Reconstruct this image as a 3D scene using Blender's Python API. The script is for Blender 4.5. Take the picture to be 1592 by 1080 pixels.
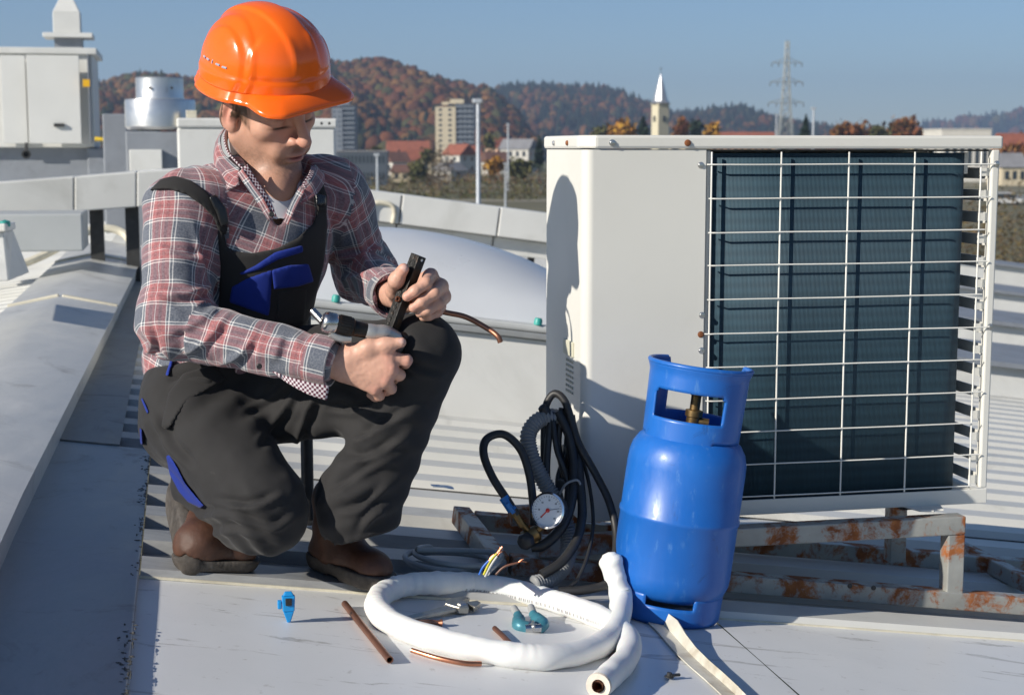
import bpy, bmesh, math, random
import numpy as np
from mathutils import Vector, Matrix
random.seed(7); rng = np.random.default_rng(7)
for o in list(bpy.data.objects): bpy.data.objects.remove(o)
SC = bpy.context.scene; COL = SC.collection

# ------------------------------------------------------------------ camera, sky, sun, exposure
FPX = 2425.0; CAMH = 0.86; PITCH = math.atan(310 / FPX)
cam_d = bpy.data.cameras.new('camera'); cam = bpy.data.objects.new('camera', cam_d); COL.objects.link(cam)
cam.location = (0, 0, CAMH); cam.rotation_euler = (math.pi / 2 - PITCH, 0, 0)
cam_d.sensor_width = 36.0; cam_d.lens = 36.0 * FPX / 1592.0
cam_d.clip_start = 0.05; cam_d.clip_end = 20000
cam_d.dof.use_dof = True; cam_d.dof.focus_distance = 3.25; cam_d.dof.aperture_fstop = 7.5
SC.camera = cam
SUN_D = Vector((1.0, 0.72, -0.60)).normalized()          # direction the sunlight travels
w = bpy.data.worlds.new('World'); SC.world = w; w.use_nodes = True
nt = w.node_tree; bg = nt.nodes['Background']
sky = nt.nodes.new('ShaderNodeTexSky'); sky.sky_type = 'NISHITA'; sky.sun_disc = False
sky.sun_elevation = math.asin(-SUN_D.z); sky.sun_rotation = math.atan2(-SUN_D.x, -SUN_D.y)
sky.altitude = 900; sky.air_density = 0.95; sky.dust_density = 0.25; sky.ozone_density = 5.0
nt.links.new(sky.outputs[0], bg.inputs[0]); bg.inputs[1].default_value = 0.070
sl = bpy.data.lights.new('sun', 'SUN'); sl.energy = 5.0; sl.angle = math.radians(0.53); sl.color = (1.0, 0.93, 0.82)
so = bpy.data.objects.new('sun', sl); COL.objects.link(so)
so.rotation_euler = SUN_D.to_track_quat('-Z', 'Y').to_euler(); so.location = (-30, -12, 25)
SC.view_settings.view_transform = 'Standard'; SC.view_settings.look = 'None'
SC.view_settings.exposure = 0.40; SC.view_settings.gamma = 1.0; SC.view_settings.use_curve_mapping = False

# ------------------------------------------------------------------ pixel -> world, roof frame
_c, _s = math.cos(PITCH), math.sin(PITCH)
CAMP = np.array([0, 0, CAMH])
def ray(x, y):
    a = (x - 796) / FPX; b = -(y - 540) / FPX
    return np.array([a, _c + b * _s, -_s + b * _c])
def at(x, y, Y):
    d = ray(x, y); return CAMP + d * (Y / d[1])
def proj(P):
    v = np.asarray(P, float) - CAMP
    z = v[..., 1] * _c - v[..., 2] * _s; u = v[..., 1] * _s + v[..., 2] * _c
    return 796 + FPX * v[..., 0] / z, 540 - FPX * u / z
RA, RK = math.radians(12.0), math.radians(7.7)
_d = ray(215, 905); RO = CAMP + _d * (-CAMH / _d[2])
RR = np.array([math.cos(RA) * math.cos(RK), math.sin(RA) * math.cos(RK), -math.sin(RK)])   # down the roof, to the right
RF = np.array([-math.sin(RA), math.cos(RA), 0.0])                                          # along the ridge, away
RN = np.cross(RR, RF)
HR = np.array([math.cos(RA), math.sin(RA), 0.0])                                           # level, parallel to the roof's right
UP = np.array([0, 0, 1.0])
def rp(u, v, h=0.0): return RO + u * RR + v * RF + h * RN
def on_roof(x, y, h=0.0):
    d = ray(x, y); o = CAMP - RO - RN * h
    return CAMP + d * (-(o @ RN) / (d @ RN))
def uv_roof(x, y, h=0.0):
    q = on_roof(x, y, h) - RO; return q @ RR, q @ RF

# ------------------------------------------------------------------ mesh builder
def nrm(v):
    v = np.asarray(v, float); n = np.linalg.norm(v); return v / n if n > 1e-12 else v
def spline(pts, n=8, closed=False):
    P = [np.asarray(p, float) for p in pts]; out = []
    m = len(P); rngi = range(m if closed else m - 1)
    for i in rngi:
        p1, p2 = P[i], P[(i + 1) % m]
        p0 = P[(i - 1) % m] if (closed or i > 0) else 2 * p1 - p2
        p3 = P[(i + 2) % m] if (closed or i < m - 2) else 2 * p2 - p1
        for k in range(n):
            t = k / n
            out.append(0.5 * ((2 * p1) + (-p0 + p2) * t + (2 * p0 - 5 * p1 + 4 * p2 - p3) * t * t + (-p0 + 3 * p1 - 3 * p2 + p3) * t ** 3))
    if not closed: out.append(P[-1])
    return out
class MB:
    def __init__(s): s.v = []; s.f = []; s.m = []
    def add(s, vs, fs, mi=0):
        o = len(s.v); s.v.extend([tuple(map(float, p)) for p in vs])
        for f in fs: s.f.append(tuple(i + o for i in f)); s.m.append(mi)
        return s
    def box(s, c, size, ax=None, mi=0):
        ax = ax or (np.array([1., 0, 0]), np.array([0, 1., 0]), UP)
        c = np.asarray(c, float); h = [ax[i] * size[i] / 2 for i in range(3)]
        vs = [c + a * h[0] + b * h[1] + d * h[2] for d in (-1, 1) for b in (-1, 1) for a in (-1, 1)]
        return s.add(vs, [(0, 2, 3, 1), (4, 5, 7, 6), (0, 1, 5, 4), (2, 6, 7, 3), (0, 4, 6, 2), (1, 3, 7, 5)], mi)
    def hexa(s, b4, t4, mi=0):      # bottom ring, top ring (4 each, same winding, ccw from above)
        return s.add(list(b4) + list(t4), [(3, 2, 1, 0), (4, 5, 6, 7), (0, 1, 5, 4), (1, 2, 6, 5), (2, 3, 7, 6), (3, 0, 4, 7)], mi)
    def prism(s, poly, vec, mi=0):
        poly = [np.asarray(p, float) for p in poly]; vec = np.asarray(vec, float); n = len(poly)
        vs = poly + [p + vec for p in poly]
        fs = [tuple(range(n - 1, -1, -1)), tuple(range(n, 2 * n))] + [(i, (i + 1) % n, n + (i + 1) % n, n + i) for i in range(n)]
        return s.add(vs, fs, mi)
    def bar(s, a, b, wx, wy, up=UP, mi=0):
        a = np.asarray(a, float); b = np.asarray(b, float); d = nrm(b - a); x = nrm(np.cross(d, up)); y = np.cross(x, d)
        return s.box((a + b) / 2, (wx, np.linalg.norm(b - a), wy), (x, d, y), mi)
    def tube(s, pts, r, n=10, closed=False, caps=True, mi=0, sq=None):
        P = [np.asarray(p, float) for p in pts]; m = len(P)
        R = [r] * m if np.isscalar(r) else list(r)
        T = [nrm((P[(i + 1) % m] if (closed or i < m - 1) else P[i]) - (P[(i - 1) % m] if (closed or i > 0) else P[i])) for i in range(m)]
        a = np.array([0, 0, 1.]) if abs(T[0][2]) < .9 else np.array([1., 0, 0])
        x = nrm(np.cross(T[0], a)); vs = []
        for i in range(m):
            x = nrm(x - T[i] * (x @ T[i])); y = np.cross(T[i], x)
            for k in range(n):
                an = 2 * math.pi * k / n
                vs.append(P[i] + R[i] * (math.cos(an) * x + math.sin(an) * y * (sq or 1)))
        fs = []
        for i in range(m if closed else m - 1):
            j = (i + 1) % m
            for k in range(n): fs.append((i * n + k, i * n + (k + 1) % n, j * n + (k + 1) % n, j * n + k))
        if caps and not closed: fs.append(tuple(range(n - 1, -1, -1))); fs.append(tuple((m - 1) * n + k for k in range(n)))
        return s.add(vs, fs, mi)
    def lathe(s, prof, o, ax, n=24, mi=0, a0=0, a1=2 * math.pi, caps=True):
        o = np.asarray(o, float); ax = nrm(ax); t = np.array([1., 0, 0]) if abs(ax[0]) < .9 else np.array([0, 1., 0])
        x = nrm(np.cross(ax, t)); y = np.cross(ax, x); full = abs(a1 - a0 - 2 * math.pi) < 1e-6
        nn = n if full else n + 1; vs = []
        for (r, h) in prof:
            for k in range(nn):
                an = a0 + (a1 - a0) * k / n; vs.append(o + ax * h + r * (math.cos(an) * x + math.sin(an) * y))
        fs = []
        for i in range(len(prof) - 1):
            for k in range(n):
                k2 = (k + 1) % nn; fs.append((i * nn + k, i * nn + k2, (i + 1) * nn + k2, (i + 1) * nn + k))
        if caps and full:
            if prof[0][0] > 1e-5: fs.append(tuple(range(nn - 1, -1, -1)))
            if prof[-1][0] > 1e-5: fs.append(tuple((len(prof) - 1) * nn + k for k in range(nn)))
        return s.add(vs, fs, mi)
    def build(s, name, mats, parent=None, smooth=None, bevel=0, solid=0, weld=True, seg=2):
        me = bpy.data.meshes.new(name); me.from_pydata(s.v, [], s.f)
        for m in (mats if isinstance(mats, (list, tuple)) else [mats]): me.materials.append(m)
        if s.m and max(s.m) > 0: me.polygons.foreach_set('material_index', s.m)
        bm = bmesh.new(); bm.from_mesh(me)
        if weld: bmesh.ops.remove_doubles(bm, verts=bm.verts, dist=1e-6)
        bmesh.ops.recalc_face_normals(bm, faces=bm.faces)
        if bevel:
            es = [e for e in bm.edges if len(e.link_faces) == 2 and e.calc_face_angle(0) > .5]
            bmesh.ops.bevel(bm, geom=es, offset=bevel, segments=seg, affect='EDGES', profile=.5, clamp_overlap=True)
        bm.to_mesh(me); bm.free()
        if smooth is not None:
            me.shade_smooth(); me.set_sharp_from_angle(angle=math.radians(smooth))
        ob = bpy.data.objects.new(name, me); COL.objects.link(ob)
        if solid:
            md = ob.modifiers.new('solid', 'SOLIDIFY'); md.thickness = solid; md.offset = 0
        if parent is not None: ob.parent = parent; ob.matrix_parent_inverse = parent.matrix_world.inverted()
        return ob
def empty(name, loc=(0, 0, 0)):
    e = bpy.data.objects.new(name, None); COL.objects.link(e); e.location = tuple(loc); e.empty_display_size = .1
    e.matrix_world = Matrix.Translation(Vector(tuple(map(float, loc)))); return e
def tag(o, label=None, cat=None, group=None, kind=None):
    if label: o['label'] = label
    if cat: o['category'] = cat
    if group: o['group'] = group
    if kind: o['kind'] = kind
    return o
def copy_tree(o, parent=None):
    c = o.copy(); COL.objects.link(c)
    if parent is not None: c.parent = parent
    for ch in list(o.children): copy_tree(ch, c)
    return c

# ------------------------------------------------------------------ materials
def lin(r, g=None, b=None):
    c = (r, g, b) if g is not None else tuple(r)
    return tuple(((x / 255) / 12.92 if x / 255 <= .04045 else ((x / 255 + .055) / 1.055) ** 2.4) for x in c) + (1.0,)
class NT:
    def __init__(s, name):
        s.m = bpy.data.materials.new(name); s.m.use_nodes = True; s.t = s.m.node_tree; s.b = s.t.nodes['Principled BSDF']
    def n(s, typ, **kw):
        nd = s.t.nodes.new('ShaderNode' + typ)
        for k, v in kw.items():
            if k.startswith('i_'):
                key = k[2:]; key = int(key) if key.isdigit() else key.replace('_', ' ')
                nd.inputs[key].default_value = v
            else: setattr(nd, k, v)
        return nd
    def l(s, a, b): s.t.links.new(a, b)
    def noise(s, scale, detail=4, rough=.6, vec=None, dist=0):
        nd = s.n('TexNoise'); nd.inputs['Scale'].default_value = scale; nd.inputs['Detail'].default_value = detail
        nd.inputs['Roughness'].default_value = rough; nd.inputs['Distortion'].default_value = dist
        if vec is not None: s.l(vec, nd.inputs['Vector'])
        return nd.outputs['Fac']
    def ramp(s, fac, stops):
        nd = s.n('ValToRGB'); cr = nd.color_ramp
        while len(cr.elements) < len(stops): cr.elements.new(.5)
        for e, (p, c) in zip(cr.elements, stops): e.position = p; e.color = c if len(c) == 4 else (*c, 1)
        s.l(fac, nd.inputs[0]); return nd.outputs[0]
    def mix(s, fac, a, b, mode='MIX'):
        nd = s.n('MixRGB', blend_type=mode)
        for i, x in ((0, fac), (1, a), (2, b)):
            if hasattr(x, 'is_output') or hasattr(x, 'links'): s.l(x, nd.inputs[i])
            else: nd.inputs[i].default_value = x
        return nd.outputs[0]
    def math(s, op, a, b=None):
        nd = s.n('Math', operation=op)
        for i, x in ((0, a), (1, b)):
            if x is None: continue
            if hasattr(x, 'links'): s.l(x, nd.inputs[i])
            else: nd.inputs[i].default_value = x
        return nd.outputs[0]
    def pos(s):
        return s.n('NewGeometry').outputs['Position']
    def obj(s): return s.n('TexCoord').outputs['Object']
    def scale(s, vec, sc, rot=(0, 0, 0)):
        nd = s.n('Mapping'); s.l(vec, nd.inputs[0]); nd.inputs['Scale'].default_value = sc; nd.inputs['Rotation'].default_value = rot
        return nd.outputs[0]
    def bump(s, h, strength=.3, dist=.01):
        nd = s.n('Bump'); nd.inputs['Strength'].default_value = strength; nd.inputs['Distance'].default_value = dist
        s.l(h, nd.inputs['Height']); s.l(nd.outputs[0], s.b.inputs['Normal']); return nd
    def set(s, col=None, rough=None, metal=None, **kw):
        for key, x in (('Base Color', col), ('Roughness', rough), ('Metallic', metal)):
            if x is None: continue
            if hasattr(x, 'links'): s.l(x, s.b.inputs[key])
            else: s.b.inputs[key].default_value = x
        for k, v in kw.items(): s.b.inputs[k.replace('_', ' ')].default_value = v
        return s.m
def simple(name, col, rough=.5, metal=0, var=.12, scale=6, bump=0, bscale=60, dirt=None, dscale=3, damt=.5, coat=0, spec=None):
    t = NT(name); c = np.array(col[:3])
    pos = t.obj()
    nz = t.noise(scale, 5, .6, pos)
    base = t.ramp(nz, [(.3, tuple(c * (1 - var))), (.7, tuple(np.minimum(c * (1 + var), 1)))])
    if dirt is not None:
        dz = t.noise(dscale, 6, .65, pos, .6)
        f = t.ramp(dz, [(.52, (0, 0, 0)), (.72, (damt,) * 3)])
        base = t.mix(f, base, dirt)
    rz = t.noise(scale * 3, 3, .5, pos)
    rr = t.math('MULTIPLY_ADD', rz, .25); rr.node.inputs[2].default_value = max(rough - .12, 0.02)
    t.set(base, rr, metal)
    if coat: t.b.inputs['Coat Weight'].default_value = coat; t.b.inputs['Coat Roughness'].default_value = .08
    if spec is not None: t.b.inputs['Specular IOR Level'].default_value = spec
    if bump: t.bump(t.noise(bscale, 4, .6, pos), bump, .004)
    return t.m
# ================================================================== materials used widely
M = {}
M['white_sheet'] = simple('white_sheet', (.66, .66, .63), .42, 0, .06, 2.5, .05, 200, dirt=(.30, .29, .25, 1), dscale=1.6, damt=.35)
M['plate'] = None
def plate_mat():
    t = NT('grey_white_plate'); p = t.obj()
    base = t.ramp(t.noise(1.3, 6, .6, p), [(.3, (.64, .655, .66)), (.7, (.73, .735, .735))])
    st = t.noise(1, 6, .7, t.scale(p, (1.3, 14, 14), (0, 0, -RA)), 1.0)                 # dried water marks running along the sheet
    base = t.mix(t.ramp(st, [(.60, (0, 0, 0)), (.645, (.7,) * 3), (.69, (.10,) * 3)]), base, (.27, .26, .24, 1))
    sp = t.noise(38, 3, .6, p)
    base = t.mix(t.ramp(sp, [(.66, (0, 0, 0)), (.74, (.4,) * 3)]), base, (.25, .23, .2, 1))
    rg = t.ramp(t.noise(5, 4, .6, p), [(.3, (.34,) * 3), (.7, (.5,) * 3)])
    t.set(base, rg, 0); t.bump(t.noise(2.2, 3, .5, p), .12, .02); return t.m
M['plate'] = plate_mat()
def ribbed_mat():
    t = NT('ribbed_sheet'); p = t.obj()
    a = t.ramp(t.noise(1.1, 6, .65, p), [(.25, (.56, .56, .52)), (.75, (.69, .68, .64))])
    g = t.n('NewGeometry').outputs['Position']; sx = t.n('SeparateXYZ'); t.l(g, sx.inputs[0])
    # streaked grey near the ridge and the working area, cream further out
    q = t.math('ADD', t.math('MULTIPLY', sx.outputs[0], .95), t.math('MULTIPLY', sx.outputs[1], .55))
    q = t.math('ADD', q, t.math('MULTIPLY', t.noise(1.5, 3, .6, p), .5))
    f = t.ramp(q, [(0, (0, 0, 0)), (1, (1, 1, 1))])
    mr = t.n('MapRange'); t.l(q, mr.inputs[0]); mr.inputs[1].default_value = 1.75; mr.inputs[2].default_value = 2.35
    z = t.ramp(t.noise(9, 6, .7, t.scale(p, (.25, 3, 3), (0, 0, -RA))), [(.3, (.20, .205, .21)), (.7, (.33, .335, .33))])
    base = t.mix(mr.outputs[0], z, a)
    dz = t.noise(2.4, 7, .7, p, .8)
    base = t.mix(t.ramp(dz, [(.56, (0, 0, 0)), (.75, (.45,) * 3)]), base, (.2, .19, .165, 1))
    t.set(base, .45, 0); t.bump(t.noise(30, 3, .5, p), .05, .004); return t.m
M['ribbed'] = ribbed_mat()
def zinc_mat(name, c0, c1, dark):
    t = NT(name); p = t.obj()
    n1 = t.noise(7, 8, .75, t.scale(p, (1, .35, 1), (0, 0, -RA)), .4)
    base = t.ramp(n1, [(.28, c0), (.72, c1)])
    d = t.noise(3.2, 8, .75, p, 1.2)
    base = t.mix(t.ramp(d, [(.55, (0, 0, 0)), (.7, (.75,) * 3)]), base, dark)
    t.set(base, t.ramp(n1, [(.3, (.38,) * 3), (.7, (.58,) * 3)]), .35); t.bump(t.noise(14, 5, .7, p), .15, .006); return t.m
M['zinc'] = zinc_mat('weathered_zinc', (.24, .27, .29), (.40, .43, .45), (.12, .12, .115, 1))
M['zinc_light'] = zinc_mat('ridge_zinc', (.52, .53, .52), (.66, .66, .64), (.34, .33, .31, 1))
M['grime'] = simple('grime', (.07, .068, .06), .85, 0, .5, 14, .6, 60)
M['cream_seam'] = simple('cream_sealant', (.62, .58, .46), .6, 0, .15, 10, .2, 60, dirt=(.3, .27, .2, 1), damt=.5, dscale=8)
M['steel'] = simple('bare_steel', (.55, .55, .54), .32, .9, .12, 12)
M['dark_steel'] = simple('dark_steel', (.06, .06, .06), .5, .5, .3, 20)
M['black_rubber'] = simple('black_rubber', (.018, .018, .019), .5, 0, .25, 30)
M['teal'] = simple('teal_plastic', (.03, .30, .26), .45)
M['grey_paint'] = simple('grey_paint', (.24, .26, .29), .55, 0, .12, 3, .1, 40, dirt=(.12, .12, .12, 1), damt=.4)
M['aluminium'] = simple('aluminium', (.62, .62, .62), .33, .85, .1, 5)
M['black'] = simple('black_hole', (.012, .012, .012), .8)

# ================================================================== roof
def quadgrid(us, vs, fn):
    V = [fn(u, v) for v in vs for u in us]; n = len(us)
    F = [(j * n + i, j * n + i + 1, (j + 1) * n + i + 1, (j + 1) * n + i) for j in range(len(vs) - 1) for i in range(n - 1)]
    return V, F
PER = .235
prof = []; RH_ = .026
v = 0.0
while v < 26:
    prof += [(v, 0), (v + .014, RH_), (v + .112, RH_), (v + .126, 0)]; v += PER
m = MB()
us = [-.10, .4, .9, 1.5, 2.3, 3.5, 5, 8, 13]
V = []; n = len(us)
for (v, h) in prof:
    for k_, u in enumerate(us): V.append(rp(u if k_ else (.002 if v < 1.29 else (-.28 if v < 8.4 else -.46)), v, h))
F = [(j * n + i, j * n + i + 1, (j + 1) * n + i + 1, (j + 1) * n + i) for j in range(len(prof) - 1) for i in range(n - 1)]
m.add(V, F)
roof = tag(m.build('roof', M['ribbed']), kind='structure')
# the other slope of the roof, left of the ridge
RU = -.46
RL = np.array([-RR[0], -RR[1], RR[2]])
def lp(u, v, h=0.0): return rp(RU, v) + u * RL + h * np.cross(RF, RL)
m = MB(); V = []
for (v, h) in prof:
    for u in (0.0, 1, 2.5, 5, 11): V.append(lp(u, v, h))
F = [(j * 5 + i + 1, j * 5 + i, (j + 1) * 5 + i, (j + 1) * 5 + i + 1) for j in range(len(prof) - 1) for i in range(4)]
m.add(V, F); tag(m.build('roof', M['white_sheet']), kind='structure')
# lap seam with dark line on the ribbed sheets
m = MB(); m.box(rp(5.3, 4 * PER + .116, RH_ + .001), (10.4, .010, .003), (RR, RF, RN)); m.build('sheet_lap', M['grime'], roof)
# near flat plates (two sheets butted, with an upright joint flashing between)
pl = MB()
def sheet(mb, u0, u1, v0, v1, h, th=.003, nu=10, nv=8, wob=.0012):
    rs = random.Random(int(u0 * 100 + v0 * 10))
    V, F = quadgrid(np.linspace(u0, u1, nu), np.linspace(v0, v1, nv), lambda u, v: rp(u, v, h + rs.uniform(-wob, wob)))
    mb.add(V, F)
sheet(pl, .0, 1.22, -1.9, .012, .008); sheet(pl, 1.2212, 4.2, -1.9, .012, .009)
tag(pl.build('roof_plate', M['plate'], smooth=30), kind='structure')
m = MB(); m.box(rp(2.1, .006, .0105), (4.2, .006, .005), (RR, RF, RN))
m.build('sheet_edge_sealant', M['cream_seam'], roof)
j0u, j0v = uv_roof(1010, 962); j1u, j1v = uv_roof(1140, 1090)
# torn upright flashing lying along the plate joint
a, b = rp(j0u, j0v, .012), rp(j1u, j1v - .06, .012); d = nrm(b - a); sd = nrm(np.cross(RN, d))
pts_b = [a + (b - a) * t + sd * .004 * math.sin(9 * t) for t in np.linspace(0, 1, 9)]
hh = [.004, .026, .030, .022, .018, .016, .015, .014, .014]
m = MB()
for i in range(8):
    m.add([pts_b[i], pts_b[i + 1], pts_b[i + 1] + RN * hh[i + 1] + sd * .006, pts_b[i] + RN * hh[i] + sd * .006], [(0, 1, 2, 3)])
    m.add([pts_b[i] + RN * .0, pts_b[i + 1], pts_b[i + 1] - sd * .03, pts_b[i] - sd * (.03 if i else .008)], [(0, 1, 2, 3)])
tag(m.build('joint_flashing', simple('flashing_paint', (.60, .58, .50), .5, 0, .12, 20, .2, 80, dirt=(.28, .22, .14, 1), damt=.7, dscale=9), solid=.0022),
    'bent cream metal strip standing up along the plate joint beside the gas bottle', 'flashing')
# grey zinc strip beside the ridge, its black-grimed edge, and dirty gutter further up
z = MB()
def slab(mb, u0, u1, v0, v1, h0, h1, nv=14, du=0.0):
    rs = random.Random(3); vs_ = np.linspace(v0, v1, nv)
    for i in range(nv - 1):
        e0, e1 = (u1 + du * vs_[i], u1 + du * vs_[i + 1])
        b = [rp(u0, vs_[i], h0), rp(e0, vs_[i], h0), rp(e1, vs_[i + 1], h0), rp(u0, vs_[i + 1], h0)]
        t = [rp(u0, vs_[i], h1), rp(e0, vs_[i], h1), rp(e1, vs_[i + 1], h1), rp(u0, vs_[i + 1], h1)]
        mb.hexa(b, t)
slab(z, -.34, .0, -1.9, 1.30, .001, .0235, 2)
strip = tag(z.build('ridge_strip', M['zinc'], bevel=.003), kind='structure')
g = MB()
rs = random.Random(5)
cen = [rs.uniform(-1.1, 1.28) for _ in range(34)]
for i in range(260):                                  # crumbs of black grime clustered along the strip's edge
    vv = rs.choice(cen) + rs.gauss(0, .05); uu = -abs(rs.gauss(0, .011)) + .002; r = rs.uniform(.001, .0042)
    if vv > 1.28: continue
    top_ = .0238
    a_ = rs.uniform(.4, 1.8)
    g.add([rp(uu + r * math.cos(t) * a_, vv + r * math.sin(t) / a_ * 1.6, top_) for t in (0, 1.2, 2.3, 3.4, 4.6, 5.5)] + [rp(uu, vv, top_ + r * .4)], [(k, (k + 1) % 6, 6) for k in range(6)])
tag(g.build('moss_and_grime', M['grime']), 'black moss and grime along the zinc strip', 'grime', kind='stuff')
z = MB(); slab(z, -.30, -.085, 1.302, 8.4, .001, .028, 2)
tag(z.build('gutter_strip', zinc_mat('gutter_dirt', (.10, .105, .10), (.30, .31, .31), (.03, .03, .026, 1))), kind='structure')
# ridge cap: vertical side, two slopes, transverse cream seams
c = MB()
vs_ = [-1.9, .2, 1.6, 3.0, 4.3, 6.0, 8.6]
def capring(v):
    e = -.262 + .012 * max(v, 0)
    return [rp(e, v, .0), rp(e, v, .110), rp(e + .008, v, .116), rp(-.46, v, .134), lp(.20, v, .116), lp(.205, v, .110), lp(.2, v, 0)]
for i in range(len(vs_) - 1):
    A, B = capring(vs_[i]), capring(vs_[i + 1]); k = len(A)
    c.add(A + B, [(q, q + 1, k + q + 1, k + q) for q in range(k - 1)])
A = capring(8.6); c.add(A, [tuple(range(len(A)))])
cap = tag(c.build('ridge_cap', M['zinc_light'], smooth=25), kind='structure')
for v in (.9, 4.2, 7.0):
    for s0, s1 in (((-.255, .1175), (-.452, .136)), ((-.468, .136), None)):
        s = MB(); p0 = rp(s0[0] + .012 * v * (s0[0] > -.4), v, s0[1])
        p1 = rp(s1[0], v, s1[1]) if s1 else lp(.2, v, .119)
        if v < 2: continue
        s.bar(p0, p1, .035, .014, RN); s.build('seam_strip', M['cream_seam'], cap, bevel=.004)
s = MB(); s.tube(spline([rp(-.25, 8.5, .12), rp(-.33, 8.6, .2), rp(-.46, 8.62, .22), lp(.1, 8.6, .2), lp(.6, 8.3, .05), lp(1.6, 8.2, .03)], 6), .03, 8)
s.build('end_seam', M['cream_seam'], cap, smooth=40)
# shiny repair patch on the ribs
u_, v_ = uv_roof(688, 750, .04)
m = MB(); V, F = quadgrid(np.linspace(-.03, .03, 9), np.linspace(-.026, .02, 6), lambda x, y: rp(u_ + x, v_ + y, .030 + .004 * math.sin(90 * x + 40 * y) * math.cos(70 * y)))
m.add(V, F); tag(m.build('tape_patch', simple('silver_tape', (.6, .62, .64), .22, .95, .1, 30), smooth=40), 'small crumpled silver foil patch stuck on the ribbed roof', 'patch')
# little screw left on the plate
P = on_roof(1040, 1052, .012); m = MB(); m.lathe([(.009, 0), (.009, .002), (.005, .003), (.005, .009), (.0, .0095)], P, RN, 12); m.box(P + RR * .012 + RN * .005, (.022, .007, .004), (nrm(RR + .4 * RF), RF, RN))
tag(m.build('roof_screw', M['dark_steel'], smooth=40), 'rusty screw head with washer on the grey plate', 'screw')

# ================================================================== skylight dome
sk = empty('skylight', rp(.9, 3.2, 0))
tag(sk, 'wide frosted grey skylight dome on a white curb behind the crouching man', 'skylight')
u0, u1, v0, v1 = .16, 1.82, 2.52, 4.0
m = MB(); m.hexa([rp(u0, v0, 0), rp(u1, v0, 0), rp(u1, v1, 0), rp(u0, v1, 0)], [rp(u0 + .06, v0 + .05, .33), rp(u1 - .06, v0 + .05, .33), rp(u1 - .06, v1, .33), rp(u0 + .06, v1, .33)])
m.build('curb', M['white_sheet'], sk, bevel=.004)
m = MB(); m.box(rp((u0 + u1) / 2, (v0 + v1) / 2 + .02, .345), (u1 - u0 + .05, v1 - v0, .022), (RR, RF, RN)); m.build('flange', simple('flange_grey', (.30, .31, .31), .5, .2), sk, bevel=.004)
m = MB(); m.box(rp((u0 + u1) / 2, (v0 + v1) / 2 + .035, .372), (u1 - u0 + .0, v1 - v0 - .02, .03), (RR, RF, RN)); m.build('dome_rim', simple('rim_acrylic', (.50, .51, .50), .4), sk, bevel=.01)
dm = MB(); NU, NV = 48, 28
def dome(i, j):
    a, b = i / NU * 2 - 1, j / NV * 2 - 1
    hgt = .275 * (max(0, 1 - abs(a) ** 2.0)) ** .62 * (max(0, 1 - abs(b) ** 2.2)) ** .6
    return rp((u0 + u1) / 2 + a * (u1 - u0 - .08) / 2, (v0 + v1) / 2 + .03 + b * (v1 - v0 - .12) / 2, .385 + hgt)
V = [dome(i, j) for j in range(NV + 1) for i in range(NU + 1)]
dm.add(V, [(j * (NU + 1) + i, j * (NU + 1) + i + 1, (j + 1) * (NU + 1) + i + 1, (j + 1) * (NU + 1) + i) for j in range(NV) for i in range(NU)])
dm.build('dome', simple('frosted_dome', (.60, .62, .64), .32, 0, .05, 2, .04, 30, spec=.6), sk, smooth=60)
for (x, y) in ((509, 457), (813, 494), (660, 476)):
    uu = [uv_roof(x, y, .385)[0]]
    m = MB(); m.lathe([(.016, 0), (.016, .018), (.012, .026), (0, .027)], rp(uu[0], v0 + .055, .386), RN, 14); m.build('bolt_cap', M['teal'], sk, smooth=40)
# vent pipe behind the man
P = on_roof(479, 812, .04); m = MB(); m.lathe([(.03, 0), (.03, .006), (.0145, .008), (.0145, .50), (.013, .502), (.013, .48)], P, UP, 18)
tag(m.build('vent_pipe', M['black_rubber'], smooth=40), 'thin black pipe standing on the ribs behind the man', 'pipe')

# ================================================================== rooftop plant behind
HA = (HR, RF, UP)
def lvlbox(mb, x0, x1, y0, y1, Y, depth, mi=0):
    """level box whose front face (parallel to the ridge's normal) fills a pixel rectangle at distance Y (at its middle)"""
    c = at((x0 + x1) / 2, (y0 + y1) / 2, Y)
    wpx = (x1 - x0) / FPX * Y / .978; h = (y1 - y0) / FPX * Y
    mb.box(c + RF * depth / 2, (wpx, depth, h), HA, mi); return c
# long white duct that follows both slopes of the roof
du = empty('roof_duct', rp(RU, 9.5, .5)); tag(du, 'long white rectangular sheet metal duct crossing the roof behind the man', 'duct')
edges_r = [.25, .72, 1.75, 2.55, 3.3, 4.2, 5.4]
sides = []
for i in range(len(edges_r) - 1):
    e0, e1 = edges_r[i] + .006, edges_r[i + 1] - .006; m = MB()
    f = lambda u, v, h: rp(u, v, h)
    h0, h1 = .50, .735
    m.hexa([f(e0, 9.2, h0), f(e1, 9.2, h0), f(e1, 9.8, h0), f(e0, 9.8, h0)], [f(e0, 9.2, h1), f(e1, 9.2, h1), f(e1, 9.8, h1), f(e0, 9.8, h1)])
    m.build('duct_section', M['white_sheet'], du, bevel=.008)
    m = MB(); m.hexa([f(e0, 9.32, .36), f(e1, 9.32, .36), f(e1, 9.8, .36), f(e0, 9.8, .36)], [f(e0, 9.32, .492), f(e1, 9.32, .492), f(e1, 9.8, .492), f(e0, 9.8, .492)])
    m.build('lower_section', M['white_sheet'], du, bevel=.006)
LD = [(-190, 299, 356, 8.95), (-45, 287, 343, 9.1), (116, 275, 329, 9.27), (213, 267, 322, 9.37), (345, 258, 312, 9.5)]
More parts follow.
